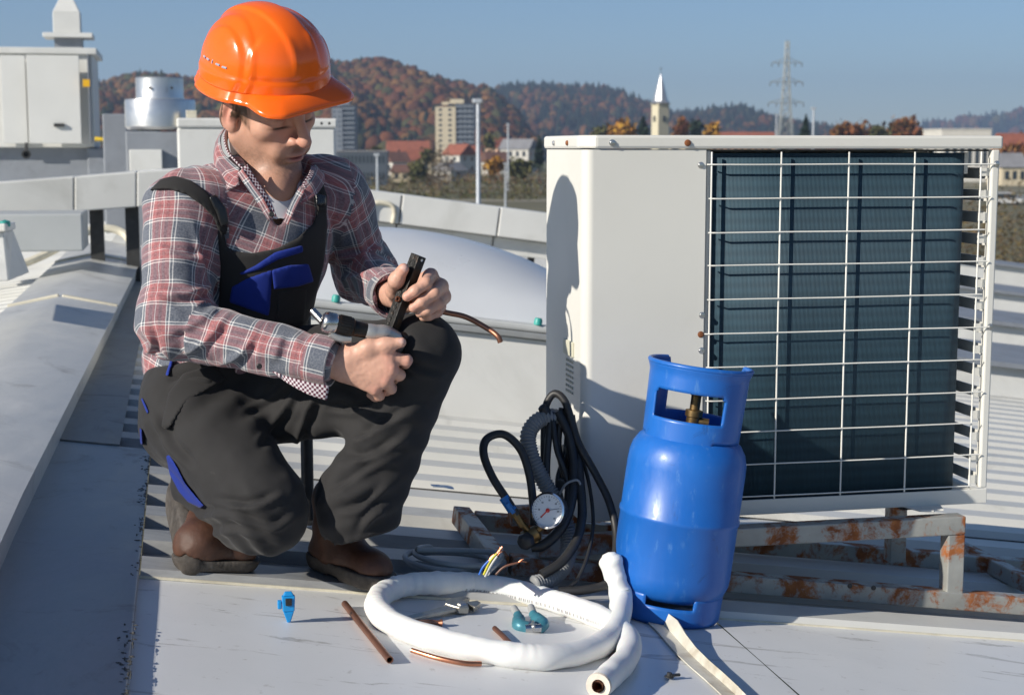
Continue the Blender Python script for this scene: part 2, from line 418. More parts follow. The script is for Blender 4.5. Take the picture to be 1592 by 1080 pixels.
for i in range(4):
    m = MB(); (xa, ta_, ba_, Ya), (xb, tb2, bb_, Yb) = LD[i], LD[i + 1]; xb -= 1
    b_ = [at(xa, ba_, Ya), at(xb, bb_, Yb)]; t_ = [at(xa, ta_, Ya), at(xb, tb2, Yb)]
    m.hexa(b_ + [b_[1] + RF * .5, b_[0] + RF * .5], t_ + [t_[1] + RF * .5, t_[0] + RF * .5])
    m.build('duct_section', M['white_sheet'], du, bevel=.008)
for u in (.3, 1.55, 2.9, 3.25, 4.3):
    m = MB(); m.bar(rp(u, 9.4, 0), rp(u, 9.4, .5), .05, .05, RF); m.build('duct_leg', M['dark_steel'], du)
for x_, y_, Y_ in ((-20, 341, 9.32), (150, 327, 9.5), (205, 323, 9.56)):
    P_ = at(x_, y_, Y_); m = MB(); m.bar(P_ - UP * .75, P_ + UP * .01, .08, .08, RF); m.build('duct_leg', M['dark_steel'], du)
# dirty arched handle on the duct face
m = MB(); ps = spline([rp(1.52, 9.19, .50), rp(1.52, 9.19, .60), rp(1.56, 9.19, .645), rp(1.66, 9.19, .645), rp(1.70, 9.19, .60), rp(1.70, 9.19, .50)], 5); m.tube(ps, .018, 8)
m.build('access_handle', M['cream_seam'], du, smooth=50)
# left: long low curb box behind the ridge and the near kerb of another skylight
lb = empty('curb_box', at(60, 360, 9)); tag(lb, 'low grey white curb box with dark end under the duct, left of the ridge', 'roof curb')
m = MB(); lvlbox(m, -120, 122, 333, 392, 8.4, .5); m.build('box_wall', simple('curb_grey', (.42, .44, .44), .5, 0, .08, 3, dirt=(.2, .2, .18, 1)), lb, bevel=.01)
sk2 = empty('skylight_curb', at(10, 420, 6.3)); tag(sk2, 'grey metal skylight curb with a green bolt cap left of the ridge', 'skylight')
b4 = [at(-60, 440, 5.9), at(14, 437, 5.9), at(46, 424, 6.5), at(-30, 424, 6.5)]; 
t4 = [at(-60, 362, 5.9), at(6, 360, 5.9), at(20, 357, 6.4), at(-40, 357, 6.4)]
m = MB(); m.hexa(b4, t4); m.build('curb', M['zinc_light'], sk2, bevel=.006)
m = MB(); q = [p + UP * .02 for p in t4]; m.hexa([p - (np.mean(t4, 0) - p) * .12 for p in t4], [p - (np.mean(t4, 0) - p) * .12 + UP * .03 for p in t4]); m.build('flange', M['white_sheet'], sk2, bevel=.006)
m = MB(); m.lathe([(.02, 0), (.02, .02), (0, .026)], at(8, 352, 6.0), UP, 12); m.build('bolt_cap', M['teal'], sk2, smooth=40)
# air handling unit
YA = 17.0
ah = empty('air_handler', at(70, 225, YA)); tag(ah, 'large white rooftop air handling cabinet with yellow latch', 'air handler')
m = MB(); lvlbox(m, -160, 135, 82, 228, YA, 1.3); m.build('cabinet', M['white_sheet'], ah, bevel=.012)
wallm = simple('ahu_panel', (.66, .66, .63), .42, 0, .04, 2)
for (x0, x1) in ((-150, -3), (4, 40), (46, 122)):
    m = MB(); lvlbox(m, x0, x1, 88, 222, YA - .015, .014); m.build('door_panel', wallm, ah, bevel=.004)
m = MB(); lvlbox(m, -165, 139, 73, 83, YA - .04, 1.4); m.build('top_rim', M['white_sheet'], ah, bevel=.008)
m = MB(); c = at(146, 150, YA); m.box(at(137, 153, YA) + RF * .66 + HR * .005, (.012, 1.2, .95), HA); m.build('side_panel', M['grey_paint'], ah)
m = MB(); lvlbox(m, 129, 139, 124, 135, YA - .05, .05); m.build('latch', simple('yellow_plastic', (.75, .42, .02), .4), ah)
m = MB(); lvlbox(m, 84, 99, 192, 197, YA - .04, .03); m.build('door_handle', M['dark_steel'], ah)
m = MB(); c = at(41, 240, YA - .1); m.lathe([(.05, 0), (.05, .03), (.03, .031), (.03, .0)], c, -RF, 14); m.bar(at(41, 222, YA - .1), at(41, 236, YA - .1), .03, .03); m.build('hook', M['dark_steel'], ah, smooth=40)
m = MB(); m.tube([at(148, 216, YA), at(163, 217, YA), at(165, 238, YA)], .025, 8); m.build('yellow_pipe', simple('yellow_paint', (.65, .45, .03), .4), ah)
m = MB(); lvlbox(m, -170, 139, 230, 440, YA + .1, 1.5); lvlbox(m, 140, 168, 232, 440, YA + .2, 1.2); m.build('base', M['grey_paint'], ah, bevel=.01)
fl = empty('flue_cowl', at(104, 72, YA + .5)); tag(fl, 'pale square chimney cowl on top of the air handling cabinet', 'chimney')
Yf = YA + .5
m = MB(); lvlbox(m, 86, 126, 58, 76, Yf, .28); m.build('neck', M['grey_paint'], fl)
m = MB(); lvlbox(m, 69, 141, 51, 58, Yf - .08, .5); m.build('rain_plate', M['white_sheet'], fl, bevel=.005)
m = MB(); c = at(104, 51, Yf) + RF * .14; hw = .145
def sq(hw, z): return [c + HR * a * hw + RF * b * hw + UP * z for a, b in ((-1, -1), (1, -1), (1, 1), (-1, 1))]
m.hexa(sq(hw, 0), sq(hw, .22)); m.hexa(sq(hw, .2205), sq(.075, .37)); m.build('cowl', M['white_sheet'], fl, bevel=.006)
# exhaust fan with two aluminium drums
YE = 13.0
ef = empty('exhaust_fan', at(250, 265, YE)); tag(ef, 'round aluminium roof exhaust fan on a grey pedestal', 'roof fan')
k = YE / FPX
m = MB(); c0 = at(250, 203, YE + .25); m.lathe([(.05, 0), (.27, .005), (.292, .03), (.292, .235), (.285, .255), (.2, .262), (.2, .27), (.197, .28), (.197, .43), (.19, .438), (0, .44)], c0, UP, 40); m.build('drum', M['aluminium'], ef, smooth=35)
for x in (233, 267):
    m = MB(); m.lathe([(.012, 0), (.012, .01), (0, .011)], at(x, 137, YE + .045), -RF, 10); m.build('rivet', M['dark_steel'], ef)
m = MB(); lvlbox(m, 201, 300, 206, 420, YE, .5); m.build('pedestal', M['grey_paint'], ef, bevel=.01)
m = MB(); lvlbox(m, 203, 251, 233, 268, YE - .12, .1); m.build('junction_box', M['white_sheet'], ef, bevel=.006)
m = MB(); lvlbox(m, 290, 306, 172, 200, YE - .05, .08); m.build('switch_box', M['cream_seam'], ef, bevel=.004)
pn = MB(); lvlbox(pn, 164, 200, 179, 420, YE + 1.5, .8); tag(pn.build('grey_cabinet', M['grey_paint'], bevel=.01), 'plain grey cabinet between the air handler and the exhaust fan', 'cabinet')
# second condenser behind the man
YC = 8.6
ac2 = empty('background_condenser', at(400, 270, YC)); tag(ac2, 'white outdoor condenser unit partly hidden behind the man in the helmet', 'air conditioner')
m = MB(); lvlbox(m, 283, 519, 200, 330, YC, .34); m.build('case', M['white_sheet'], ac2, bevel=.012)
m = MB(); lvlbox(m, 281, 521, 184, 199, YC - .01, .36); m.build('lid', M['white_sheet'], ac2, bevel=.012)
for x in (305, 340, 372, 500, 512):
    m = MB(); m.lathe([(.008, 0), (.008, .004), (0, .006)], at(x, 192, YC - .012), -RF, 8); m.build('screw', M['dark_steel'], ac2)
for x_ in (296, 505):
    for d_ in (.03, .30):
        P_ = at(x_, 331, YC) + RF * d_; m = MB(); m.bar(P_ - UP * .62, P_ + UP * .005, .05, .05, RF); m.build('stand_leg', M['dark_steel'], ac2)
m = MB(); lvlbox(m, 341, 346, 204, 320, YC - .006, .01); m.build('panel_gap', M['black'], ac2)
m = MB(); m.tube(spline([at(283, 203, YC - .02), at(286, 232, YC - .03), at(297, 244, YC - .03), at(308, 256, YC - .02)], 6), .008, 6); m.build('cable', M['grey_paint'], ac2, smooth=50)
# far right part of the roof: low white ducts and rooflights stepping away
rs = random.Random(11)
for i, (v, h, u0_, u1_) in enumerate(((5.6, .20, 4.2, 12.5), (8.0, .34, 4.6, 12.5), (11.5, .5, 5.2, 13), (16.5, .75, 6.0, 13))):
    m = MB(); m.hexa([rp(u0_, v, .0), rp(u1_, v, .0), rp(u1_, v + 1.3, .0), rp(u0_, v + 1.3, .0)], [rp(u0_ + .1, v + .05, h), rp(u1_, v + .05, h), rp(u1_, v + 1.2, h + .04), rp(u0_ + .1, v + 1.2, h + .04)])
    o = m.build('rooflight_curb', M['white_sheet'], bevel=.01)
    tag(o, ['lowest white rooflight curb right of the condenser unit', 'second white rooflight curb beyond the condenser unit', 'third white rooflight curb towards the roof edge', 'tallest white rooflight curb at the far roof edge'][i], 'rooflight', 'white rooflight curbs right of the condenser')
    m = MB(); m.hexa([rp(u0_ - .03, v - .03, h), rp(u1_, v - .03, h), rp(u1_, v + 1.24, h + .04), rp(u0_ - .03, v + 1.24, h + .04)], [rp(u0_ - .03, v - .03, h + .03), rp(u1_, v - .03, h + .03), rp(u1_, v + 1.24, h + .07), rp(u0_ - .03, v + 1.24, h + .07)])
    m.build('flange', M['grey_paint'], o)
# ================================================================== condenser unit (seen from its coil side)
M['unit_paint'] = simple('ivory_paint', (.66, .65, .60), .38, 0, .03, 2.0, .03, 160, dirt=(.5, .48, .42, 1), dscale=2.2, damt=.25)
UY = 3.477
UO = at(905, 811, UY); UH = at(905, 213, UY)[2] - UO[2]; UW = 1.005; UD = .355
def un(x, y, z): return UO + HR * x + RF * y + UP * z
unit = empty('condenser_unit', un(.5, .18, 0))
tag(unit, 'ivory outdoor condenser unit with dark coil behind a wire guard on a rusty frame', 'air conditioner')
def upanel(name, x0, x1, y0, y1, z0, z1, mat=None, bevel=.004, parent=unit):
    m = MB(); m.box(un((x0 + x1) / 2, (y0 + y1) / 2, (z0 + z1) / 2), (x1 - x0, y1 - y0, z1 - z0), HA); return m.build(name, mat or M['unit_paint'], parent, bevel=bevel)
XP, XO = .283, .298            # panel edge, coil opening start
# wrap-around left panel with a rounded vertical corner
rc = .022
pth = [un(XP, 0, 0), un(rc, 0, 0)] + [un(rc - rc * math.sin(t), rc - rc * math.cos(t), 0) for t in np.linspace(.12, math.pi / 2, 13)] + [un(0, UD, 0)]
m = MB(); hz = UH - .028
for i in range(len(pth) - 1): m.add([pth[i], pth[i + 1], pth[i + 1] + UP * hz, pth[i] + UP * hz], [(0, 1, 2, 3)])
m.build('left_panel', M['unit_paint'], unit, solid=.003)
upanel('panel_seam_strip', XP + .0015, XO, .004, .012, .026, UH - .03, simple('seam_grey', (.5, .5, .47), .45))
upanel('back_panel', .004, UW - .004, UD - .006, UD - .001, 0, UH - .03)
upanel('base_pan', .003, UW - .001, .0, UD - .008, -.002, .026, bevel=.003)
upanel('bottom_rail', XO - .005, UW, -.005, -.0005, -.003, .033, bevel=.002)
upanel('right_post', UW - .02, UW, -.004, .018, .034, UH - .028, bevel=.004)
upanel('right_post', UW - .006, UW, UD - .03, UD - .007, .03, UH - .029, bevel=.002)
# lid with chamfered left corner
lid = [un(-.008, rc + .01, UH - .026), un(rc + .002, -.008, UH - .026), un(UW + .006, -.008, UH - .026), un(UW + .006, UD + .006, UH - .026), un(-.008, UD + .006, UH - .026)]
m = MB(); m.prism(lid, UP * .03); m.build('lid', M['unit_paint'], unit, bevel=.006)
m = MB(); m.prism([un(.0, .02, UH - .032), un(UW - .005, .02, UH - .032), un(UW - .005, UD - .01, UH - .032), un(.0, UD - .01, UH - .032)], UP * .004); m.build('lid_underside', M['dark_steel'], unit)
# interior partition and coil with a rounded bend at the right
upanel('partition', XO - .004, XO - .001, .014, UD - .01, .028, UH - .034, M['dark_steel'], 0)
def coil_mat():
    t = NT('coil_fins'); tc = t.n('TexCoord').outputs['UV']
    sx = t.n('SeparateXYZ'); t.l(tc, sx.inputs[0])
    fin = t.math('SINE', t.math('MULTIPLY', sx.outputs[0], 2 * math.pi / .0032))
    band = t.math('SINE', t.math('MULTIPLY', sx.outputs[1], 2 * math.pi / .0245))
    nz = t.noise(1, 4, .6, t.scale(tc, (160, 5, 1)))
    base = t.ramp(t.math('MULTIPLY_ADD', band, .16), [(.0, (.009, .032, .052)), (1, (.028, .080, .115))])
    base.node.inputs[0].links[0].from_node.inputs[2].default_value = .42
    base = t.mix(t.ramp(nz, [(.35, (0, 0, 0)), (.75, (.5,) * 3)]), base, (.010, .032, .048, 1))
    base = t.mix(t.ramp(t.noise(1, 2, .5, t.scale(tc, (90, 9, 1))), [(.70, (0, 0, 0)), (.78, (.35,) * 3)]), base, (.05, .11, .14, 1))
    t.set(base, .62, .1); t.bump(fin, .5, .0012); return t.m
M['coil'] = coil_mat()
xe, yf, rb = .945, .012, .055
path = [(XO, yf), (.5, yf), (.7, yf), (xe - rb, yf)] + [(xe - rb + rb * math.sin(t), yf + rb - rb * math.cos(t)) for t in np.linspace(.2, math.pi / 2, 8)] + [(xe, .2), (xe, UD - .02)]
z0, z1 = .028, UH - .036
me = bpy.data.meshes.new('coil'); vs, fs, uvs = [], [], []
L = 0
for i, (x, y) in enumerate(path):
    if i: L += math.hypot(x - path[i - 1][0], y - path[i - 1][1])
    vs += [tuple(un(x, y, z0)), tuple(un(x, y, z1))]; uvs += [(L, z0), (L, z1)]
fs = [(2 * i, 2 * i + 2, 2 * i + 3, 2 * i + 1) for i in range(len(path) - 1)]
me.from_pydata(vs, [], fs); ul = me.uv_layers.new(name='UVMap')
for lp_ in me.loops: ul.data[lp_.index].uv = uvs[lp_.vertex_index]
me.materials.append(M['coil']); me.shade_smooth()
co = bpy.data.objects.new('coil', me); COL.objects.link(co); co.parent = unit; co.matrix_parent_inverse = unit.matrix_world.inverted()
md = co.modifiers.new('solid', 'SOLIDIFY'); md.thickness = .018; md.offset = -1
m = MB(); m.box(un(.91, .034, UH - .075), (.012, .012, .07), HA); m.box(un(.935, .05, UH - .06), (.03, .012, .05), HA); m.build('coil_bracket', M['unit_paint'], unit, bevel=.002)
# slotted right side: one slat per louvre, seen from inside through the gap
zz = .05; kk = 0
while zz < UH - .06:
    m = MB(); m.box(un(UW - .004, UD / 2 - .002, zz), (.003, UD - .05, .026), HA)
    m.build('side_slat', M['unit_paint'], unit)
    m = MB(); m.box(un(UW - .024, .010, zz + .004), (.036, .004, .019), HA); m.build('slat_tab', M['unit_paint'], unit)
    zz += .0525
# wire guard
M['wire'] = simple('white_wire', (.72, .71, .66), .4)
def z_of(py, px=1107):      # height on the front plane of a pixel
    n_ = RF; d = ray(px, py); t = ((UO - RF * .004 - CAMP) @ n_) / (d @ n_); return (CAMP + d * t - UO) @ UP, (CAMP + d * t - UO) @ HR
hs = [z_of(y)[0] for y in (256, 309, 362, 413, 466, 519, 571, 623, 673, 724, 774)]
xs = [z_of(300, x)[1] for x in (1106, 1214, 1319, 1421, 1524)]
for i, x in enumerate(xs):
    m = MB(); xx = x; m.tube([un(xx, -.0035, UH - .033), un(xx, -.0035, .034)] if i else [un(xx, -.0035, UH - .033), un(xx, -.0035, .05)], .0021, 8); m.build('guard_wire', M['wire'], unit, smooth=50)
for i, z in enumerate(hs):
    a0 = XP + .002 if i in (0, 5) else XO - .008
    a1 = UW - .008 if i in (0, 5) else UW - .035 + .012 * (i % 2)
    b = un(a0, -.0080, z); e = un(a1, -.0080, z)
    m = MB(); m.tube([un(a0, -.002, z), b + HR * .012] + [b + (e - b) * t - UP * .0004 * math.sin(t * 9 + i) for t in np.linspace(.03, 1, 8)], .0017, 8); m.build('guard_wire', M['wire'], unit, smooth=50)
rusty = simple('rusty_screw', (.22, .08, .03), .7, .3, .3, 60)
def screw(x, z, mat, y=-.001, r=.0058):
    m = MB(); P = un(x, y, z); m.lathe([(r * 1.3, 0), (r * 1.3, .0012), (r, .0016), (r * .9, .0042), (0, .005)], P, -RF, 14)
    m.build('screw', mat, unit, smooth=40)
for (px, py, mt) in ((1090, 257, M['steel']), (1090, 520, rusty), (1092, 490, M['steel']), (1091, 545, M['steel'])): zc, xc = z_of(py, px); screw(xc, zc, mt)
for (px, mt) in ((951, M['steel']), (1068, rusty)): zc, xc = z_of(225, px); screw(xc, UH - .013, mt, -.0085)
screw(UW - .009, hs[0], M['steel'], -.005); screw(UW - .009, hs[5], M['steel'], -.005)
for yy in (.12, .25):
    m = MB(); m.lathe([(.006, 0), (.006, .002), (.004, .004), (0, .0045)], un(-.0085, yy, UH - .013), -HR, 12); m.build('screw', M['steel'] if yy > .2 else rusty, unit, smooth=40)
# grip recess and small vents low on the left side
m = MB(); m.box(un(-.003, .12, .385), (.006, .09, .035), HA); m.build('grip', simple('grip_beige', (.56, .54, .42), .5), unit, bevel=.002)
for i in range(7):
    for j in range(4):
        m = MB(); m.box(un(-.0018, .09 + j * .018, .355 - i * .012), (.0034, .010, .005), HA); m.build('vent_slot', M['seam'] if 'seam' in M else M['cream_seam'], unit)
# stamped feet
for x in (.16, .84):
    m = MB(); c = un(x, .0, -.006)
    P = [c + HR * a + RF * b for a, b in ((-.055, .03), (-.03, -.045), (.0, -.058), (.012, -.045), (.03, -.05), (.055, .03))]
    m.prism(P, UP * .005); m.build('foot_bracket', M['unit_paint'], unit, bevel=.0015)
    for b in (.06, .30):
        m = MB(); m.box(un(x, b, -.011), (.07, .05, .018), HA); m.build('foot_pad', M['black_rubber'], unit)

# ================================================================== rusty support frame
def rust_mat():
    t = NT('rusty_galvanised'); p = t.obj()
    b = t.ramp(t.noise(9, 5, .6, p), [(.3, (.27, .275, .26)), (.7, (.40, .40, .37))])
    r = t.noise(13, 9, .72, p, .25)
    rc_ = t.ramp(t.noise(30, 4, .6, p), [(.3, (.20, .06, .02)), (.7, (.42, .15, .045))])
    f = t.ramp(r, [(.475, (0, 0, 0)), (.57, (1, 1, 1))])
    base = t.mix(f, b, rc_)
    t.set(base, t.mix(f, (.42,) * 3 + (1,), (.85,) * 3 + (1,)), .25); t.bump(t.noise(60, 4, .6, p), .25, .003); return t.m
M['rust'] = rust_mat()
fr = empty('support_frame', rp(1.6, .4, .04)); tag(fr, 'rusty galvanised steel support frame under the condenser unit', 'steel frame')
def fbar(name, a, b, w_=.045, h_=.042, up=RN, bev=.003):
    m = MB(); m.bar(a, b, w_, h_, up); return m.build(name, M['rust'], fr, bevel=bev)
LU, LV = uv_roof(1483, 922, .062)                   # foot of the short leg on the front rail
fbar('front_rail', rp(.80, LV, .0485), rp(2.75, LV, .0485))
fbar('rear_rail', rp(.80, LV + .42, .0485), rp(2.75, LV + .42, .0485))
u_c, v_c = uv_roof(703, 800, .06)
fbar('cross_rail', rp(.772, LV - .02, .049), rp(.772, v_c + .06, .049), .042, .044)
fbar('cross_rail', rp(LU + .33, LV + .022, .049), rp(LU + .33, LV + .62, .049), .042, .04)
zb = un(0, 0, -.037)[2]                              # centre height of the level beam under the feet
def lev(u, v, z): P = rp(u, v, 0); return np.array([P[0], P[1], z])
for dv in (0, .30):
    a = lev(LU - 1.02, LV + dv, zb); b = lev(LU + .022, LV + dv, zb)
    fbar('level_beam', a, b, .042, .044, UP)
    p = lev(LU, LV + dv, zb - .0225); q = rp(LU, LV + dv, .069)
    q = np.array([p[0], p[1], q[2] - .006]); fbar('leg', q, p, .043, .042, RF)
    p = lev(LU - .62, LV + dv, zb - .0225); q = rp(LU - .62, LV + dv, .069); q = np.array([p[0], p[1], q[2] - .006])
    if p[2] - q[2] > .01: fbar('leg', q, p, .04, .04, RF)
for dv, du_ in ((0, .17), (0, .23)):
    m = MB(); m.lathe([(.006, 0), (.006, .0015), (0, .002)], rp(LU - du_ - .05, LV - .0228, .066), -RF, 10); m.build('bolt_hole', M['dark_steel'], fr)

# ================================================================== gas bottle
def blue_mat():
    t = NT('blue_paint'); p = t.obj()
    b = t.ramp(t.noise(5, 5, .6, p), [(.3, (.008, .100, .40)), (.7, (.012, .130, .48))])
    sc = t.noise(60, 4, .7, t.scale(p, (1, 1, .35)))
    b = t.mix(t.ramp(sc, [(.60, (0, 0, 0)), (.70, (.6,) * 3)]), b, (.06, .19, .48, 1))
    d = t.noise(16, 6, .7, p, .8); b = t.mix(t.ramp(d, [(.62, (0, 0, 0)), (.70, (.6,) * 3)]), b, (.010, .05, .19, 1))
    t.set(b, t.ramp(sc, [(.4, (.36,) * 3), (.75, (.55,) * 3)]), 0); t.b.inputs['Coat Weight'].default_value = .08; t.b.inputs['Coat Roughness'].default_value = .15
    t.bump(t.noise(9, 3, .5, p), .04, .01); return t.m
M['blue'] = blue_mat()
BO = on_roof(1034, 952, .01); gb = empty('gas_bottle', BO); tag(gb, 'blue steel gas bottle with collar handle standing in front of the condenser', 'gas bottle')
R = .1275
m = MB(); m.lathe([(.0, .034), (.06, .036), (.1, .046), (.118, .060), (.1255, .078), (R, .098), (R, .212), (R + .0026, .2155), (R + .0026, .2235), (R, .227), (R, .325), (.1265, .345), (.121, .365), (.110, .383), (.092, .397), (.06, .406), (0, .409)], BO, RN, 64)
body = m.build('body', M['blue'], gb, smooth=50)
# foot ring with drain slots, and the collar with hand holes: cylinders with cells left out
bx = nrm(np.cross(RN, np.cross(nrm(CAMP - BO), RN))); by = np.cross(RN, bx)        # bx faces the camera
def ring(mb, r, h0, h1, nA, nH, skip, flare=lambda h: 0):
    idx = {}
    def vid(i, j):
        i %= nA
        if (i, j) not in idx:
            a = 2 * math.pi * i / nA; h = h0 + (h1 - h0) * j / nH; rr = r + flare(j / nH)
            idx[(i, j)] = len(V); V.append(BO + RN * h + rr * (math.cos(a) * bx + math.sin(a) * by))
        return idx[(i, j)]
    V = []; F = []
    for i in range(nA):
        for j in range(nH):
            ang = (math.degrees(2 * math.pi * (i + .5) / nA) + 180) % 360 - 180
            if skip(ang, (j + .5) / nH): continue
            F.append((vid(i, j), vid(i + 1, j), vid(i + 1, j + 1), vid(i, j + 1)))
    mb.add(V, F)
m = MB(); ring(m, .113, .0, .062, 96, 8, lambda a, t: t > .62 and (abs(a - 3) < 27 or abs(abs(a) - 108) < 16 or abs(a) > 160), lambda t: -.004 * (t < .1) + .002 * t)
m.build('foot_ring', M['blue'], gb, smooth=40, solid=.006)
def cskip(a, t):
    a2 = a + 9
    w1 = 46 - max(0, abs(t - .50) - .13) * 120
    if abs(a2) < w1 and .33 < t < .69: return True                       # front hand hole
    if abs(abs(a2) - 180) < 48 and .33 < t < 1.01: return True           # open at the back
    if t < .12 and (abs(a2 - 62) < 26 or abs(a2 + 75) < 14 or abs(a2 - 140) < 20): return True   # gaps above the shoulder
    return False
m = MB(); ring(m, .1005, .372, .545, 120, 26, cskip, lambda t: .006 * max(0, t - .9) / .1 + .004 * t)
m.build('collar', M['blue'], gb, smooth=40, solid=.0055)
m = MB()
ra = [math.radians(x) for x in np.linspace(-137, 119, 40)]
m.tube([BO + RN * .545 + .1085 * (math.cos(a) * bx + math.sin(a) * by) for a in ra], .0055, 8); m.build('collar_rim', M['blue'], gb, smooth=50)
M['brass'] = simple('old_brass', (.20, .13, .055), .42, .85, .3, 40)
M['bronze_dark'] = simple('bronze_knob', (.085, .06, .035), .5, .7, .3, 50)
m = MB(); m.lathe([(.022, .400), (.022, .415), (.015, .418), (.015, .432), (.019, .434), (.019, .447), (.011, .449), (.011, .478), (.014, .480), (.014, .487)], BO, RN, 6 * 4)
va = m.build('valve', M['brass'], gb, smooth=30)
m = MB(); pr = []
for k in range(24): pass
m.lathe([(.0, .487), (.020, .487), (.0245, .490), (.0245, .502), (.021, .506), (.0, .507)], BO, RN, 28)
for k in range(14):
    a = 2 * math.pi * k / 14; c = BO + RN * .496 + .0245 * (math.cos(a) * bx + math.sin(a) * by); m.tube([c - RN * .006, c + RN * .006], .0028, 6)
m.build('hand_wheel', M['bronze_dark'], va, smooth=35)
m = MB(); m.tube([BO + RN * .424, BO + RN * .424 - bx * .0 + by * .034], .009, 10); m.build('outlet', M['brass'], va, smooth=40)

# ================================================================== hoses, gauge, cables by the unit's corner
def hose(name, pts, r, label, cat='hose', mat=None, n=10, group=None, ns=8):
    P = spline([at(x, y, Y) for x, y, Y in pts], ns); m = MB(); m.tube(P, r, n); o = m.build(name, mat or M['black_rubber'], smooth=60); return tag(o, label, cat, group)
hose('charging_hose', [(803, 800, 3.27), (790, 779, 3.27), (766, 742, 3.29), (752, 706, 3.31), (757, 682, 3.33), (783, 675, 3.34), (809, 698, 3.34), (823, 738, 3.33), (829, 785, 3.32), (830, 815, 3.32)], .0092, 'black charging hose looping up beside the gauge with blue end fitting')
M['conduit'] = simple('grey_conduit', (.20, .205, .21), .55, 0, .1, 10)
def ribbed_tube(name, pts, r, label, cat, mat, pitch=.0075):
    P = spline([at(x, y, Y) for x, y, Y in pts], 10); P = np.array(P); seg = np.r_[0, np.cumsum(np.linalg.norm(np.diff(P, axis=0), axis=1))]
    s_ = np.arange(0, seg[-1], pitch / 4); Q = np.stack([np.interp(s_, seg, P[:, k]) for k in range(3)], 1)
    rad = [r + .0016 * math.sin(2 * math.pi * q / pitch) for q in s_]
    m = MB(); m.tube(list(Q), rad, 16); return tag(m.build(name, mat, smooth=70), label, cat)
ribbed_tube('corrugated_conduit', [(886, 664, 3.47), (862, 648, 3.44), (836, 654, 3.42), (821, 678, 3.40), (829, 716, 3.38), (850, 756, 3.37), (872, 792, 3.36), (884, 835, 3.34), (880, 872, 3.30), (858, 898, 3.25), (828, 908, 3.21)], .0175, 'grey corrugated conduit hanging behind the pressure gauge', 'conduit', M['conduit'])
hose('refrigerant_hose', [(846, 735, 3.42), (846, 680, 3.43), (848, 634, 3.44), (861, 612, 3.44), (877, 622, 3.43), (889, 655, 3.42), (900, 690, 3.40), (925, 735, 3.38), (947, 780, 3.35), (958, 830, 3.31), (955, 885, 3.24)], .0088, 'black hose arching highest over the bundle and falling beside the gas bottle')
hose('thick_hose', [(868, 640, 3.43), (886, 680, 3.41), (893, 730, 3.38), (888, 780, 3.33), (874, 818, 3.30), (846, 846, 3.28), (826, 850, 3.28)], .0115, 'thick black hose running behind the round gauge to its manifold')
hose('drain_hose', [(880, 642, 3.44), (896, 690, 3.42), (902, 750, 3.36), (905, 800, 3.32), (896, 840, 3.28), (872, 874, 3.24), (842, 893, 3.22)], .0105, 'black drain hose curving below the gauge to the roof')
hose('thin_cable', [(893, 690, 3.43), (908, 722, 3.41), (918, 765, 3.38), (922, 815, 3.33), (914, 862, 3.27), (898, 900, 3.22), (886, 912, 3.20)], .0042, 'thin black cable between the drain hose and the gas bottle', 'cable')
hose('ground_hose', [(965, 897, 3.22), (938, 910, 3.20), (905, 917, 3.19), (868, 918, 3.19)], .0095, 'black hose end lying on the roof behind the white tube')
bl = [[(858, 640, 3.43), (852, 690, 3.41), (850, 740, 3.39), (856, 770, 3.38)], [(874, 634, 3.44), (868, 690, 3.42), (878, 740, 3.39), (888, 775, 3.37)],
      [(884, 640, 3.44), (880, 700, 3.43), (868, 745, 3.40), (872, 780, 3.37)], [(860, 655, 3.42), (866, 700, 3.40), (882, 745, 3.38), (880, 790, 3.36)], [(890, 645, 3.44), (897, 700, 3.42), (892, 750, 3.40), (884, 790, 3.37)]]
for i, b in enumerate(bl): hose('bundled_cable', b, .0085 - .0006 * i, 'black insulated line in the bundle hanging at the unit corner', 'cable', group='black lines bundled at the unit corner')
hose('cable_tie', [(870, 768, 3.35), (880, 752, 3.345), (897, 746, 3.345), (902, 756, 3.35), (893, 766, 3.355)], .0028, 'grey wire tie wrapped round the hose bundle', 'cable tie', M['conduit'])
P = at(853, 650, 3.43); m = MB(); m.lathe([(.012, 0), (.014, .01), (.012, .03), (.006, .034)], P, nrm(UP * .8 - HR * .4), 10)
tag(m.build('rubber_plug', M['black_rubber'], smooth=40), 'small black rubber cap at the top of the hose bundle', 'cap')
# service valve dark block in the bundle
m = MB(); m.box(at(889, 722, 3.44), (.04, .03, .09), HA); m.tube([at(884, 742, 3.42), at(872, 752, 3.38)], .012, 10); m.lathe([(.018, 0), (.018, .02), (.01, .024)], at(889, 735, 3.42), -RF, 6)
tag(m.build('service_valve', M['dark_steel'], bevel=.003), 'dark service valve half hidden in the hose bundle', 'valve')
# pressure gauge + manifold
gN = nrm(np.array([-.42, -.88, .22])); GC = at(852, 793, 3.26)
gx = nrm(np.cross(UP, -gN)) * -1; gx = nrm(np.cross(gN, UP)) * -1; gy = np.cross(gN, -gx) * -1
gx = nrm(np.cross(UP, gN)); gy = np.cross(gN, gx)
ga = empty('pressure_gauge', GC); tag(ga, 'round white dial pressure gauge with red pointer on a brass manifold', 'gauge')
rg = .0375
m = MB(); m.lathe([(rg * .9, -.028), (rg, -.022), (rg, -.002)], GC, gN, 40); m.build('case', M['black_rubber'], ga, smooth=40)
m = MB(); m.lathe([(rg - .003, -.003), (rg + .0018, -.002), (rg + .0018, .004), (rg - .0025, .0055), (rg - .0035, .0015)], GC, gN, 48, caps=False); m.build('bezel', simple('chrome', (.75, .76, .78), .12, 1), ga, smooth=40)
m = MB(); m.lathe([(rg - .003, 0), (0, 0.0)], GC, gN, 40, caps=False); dial = m.build('dial', simple('dial_white', (.74, .76, .78), .35, 0, .02), ga)
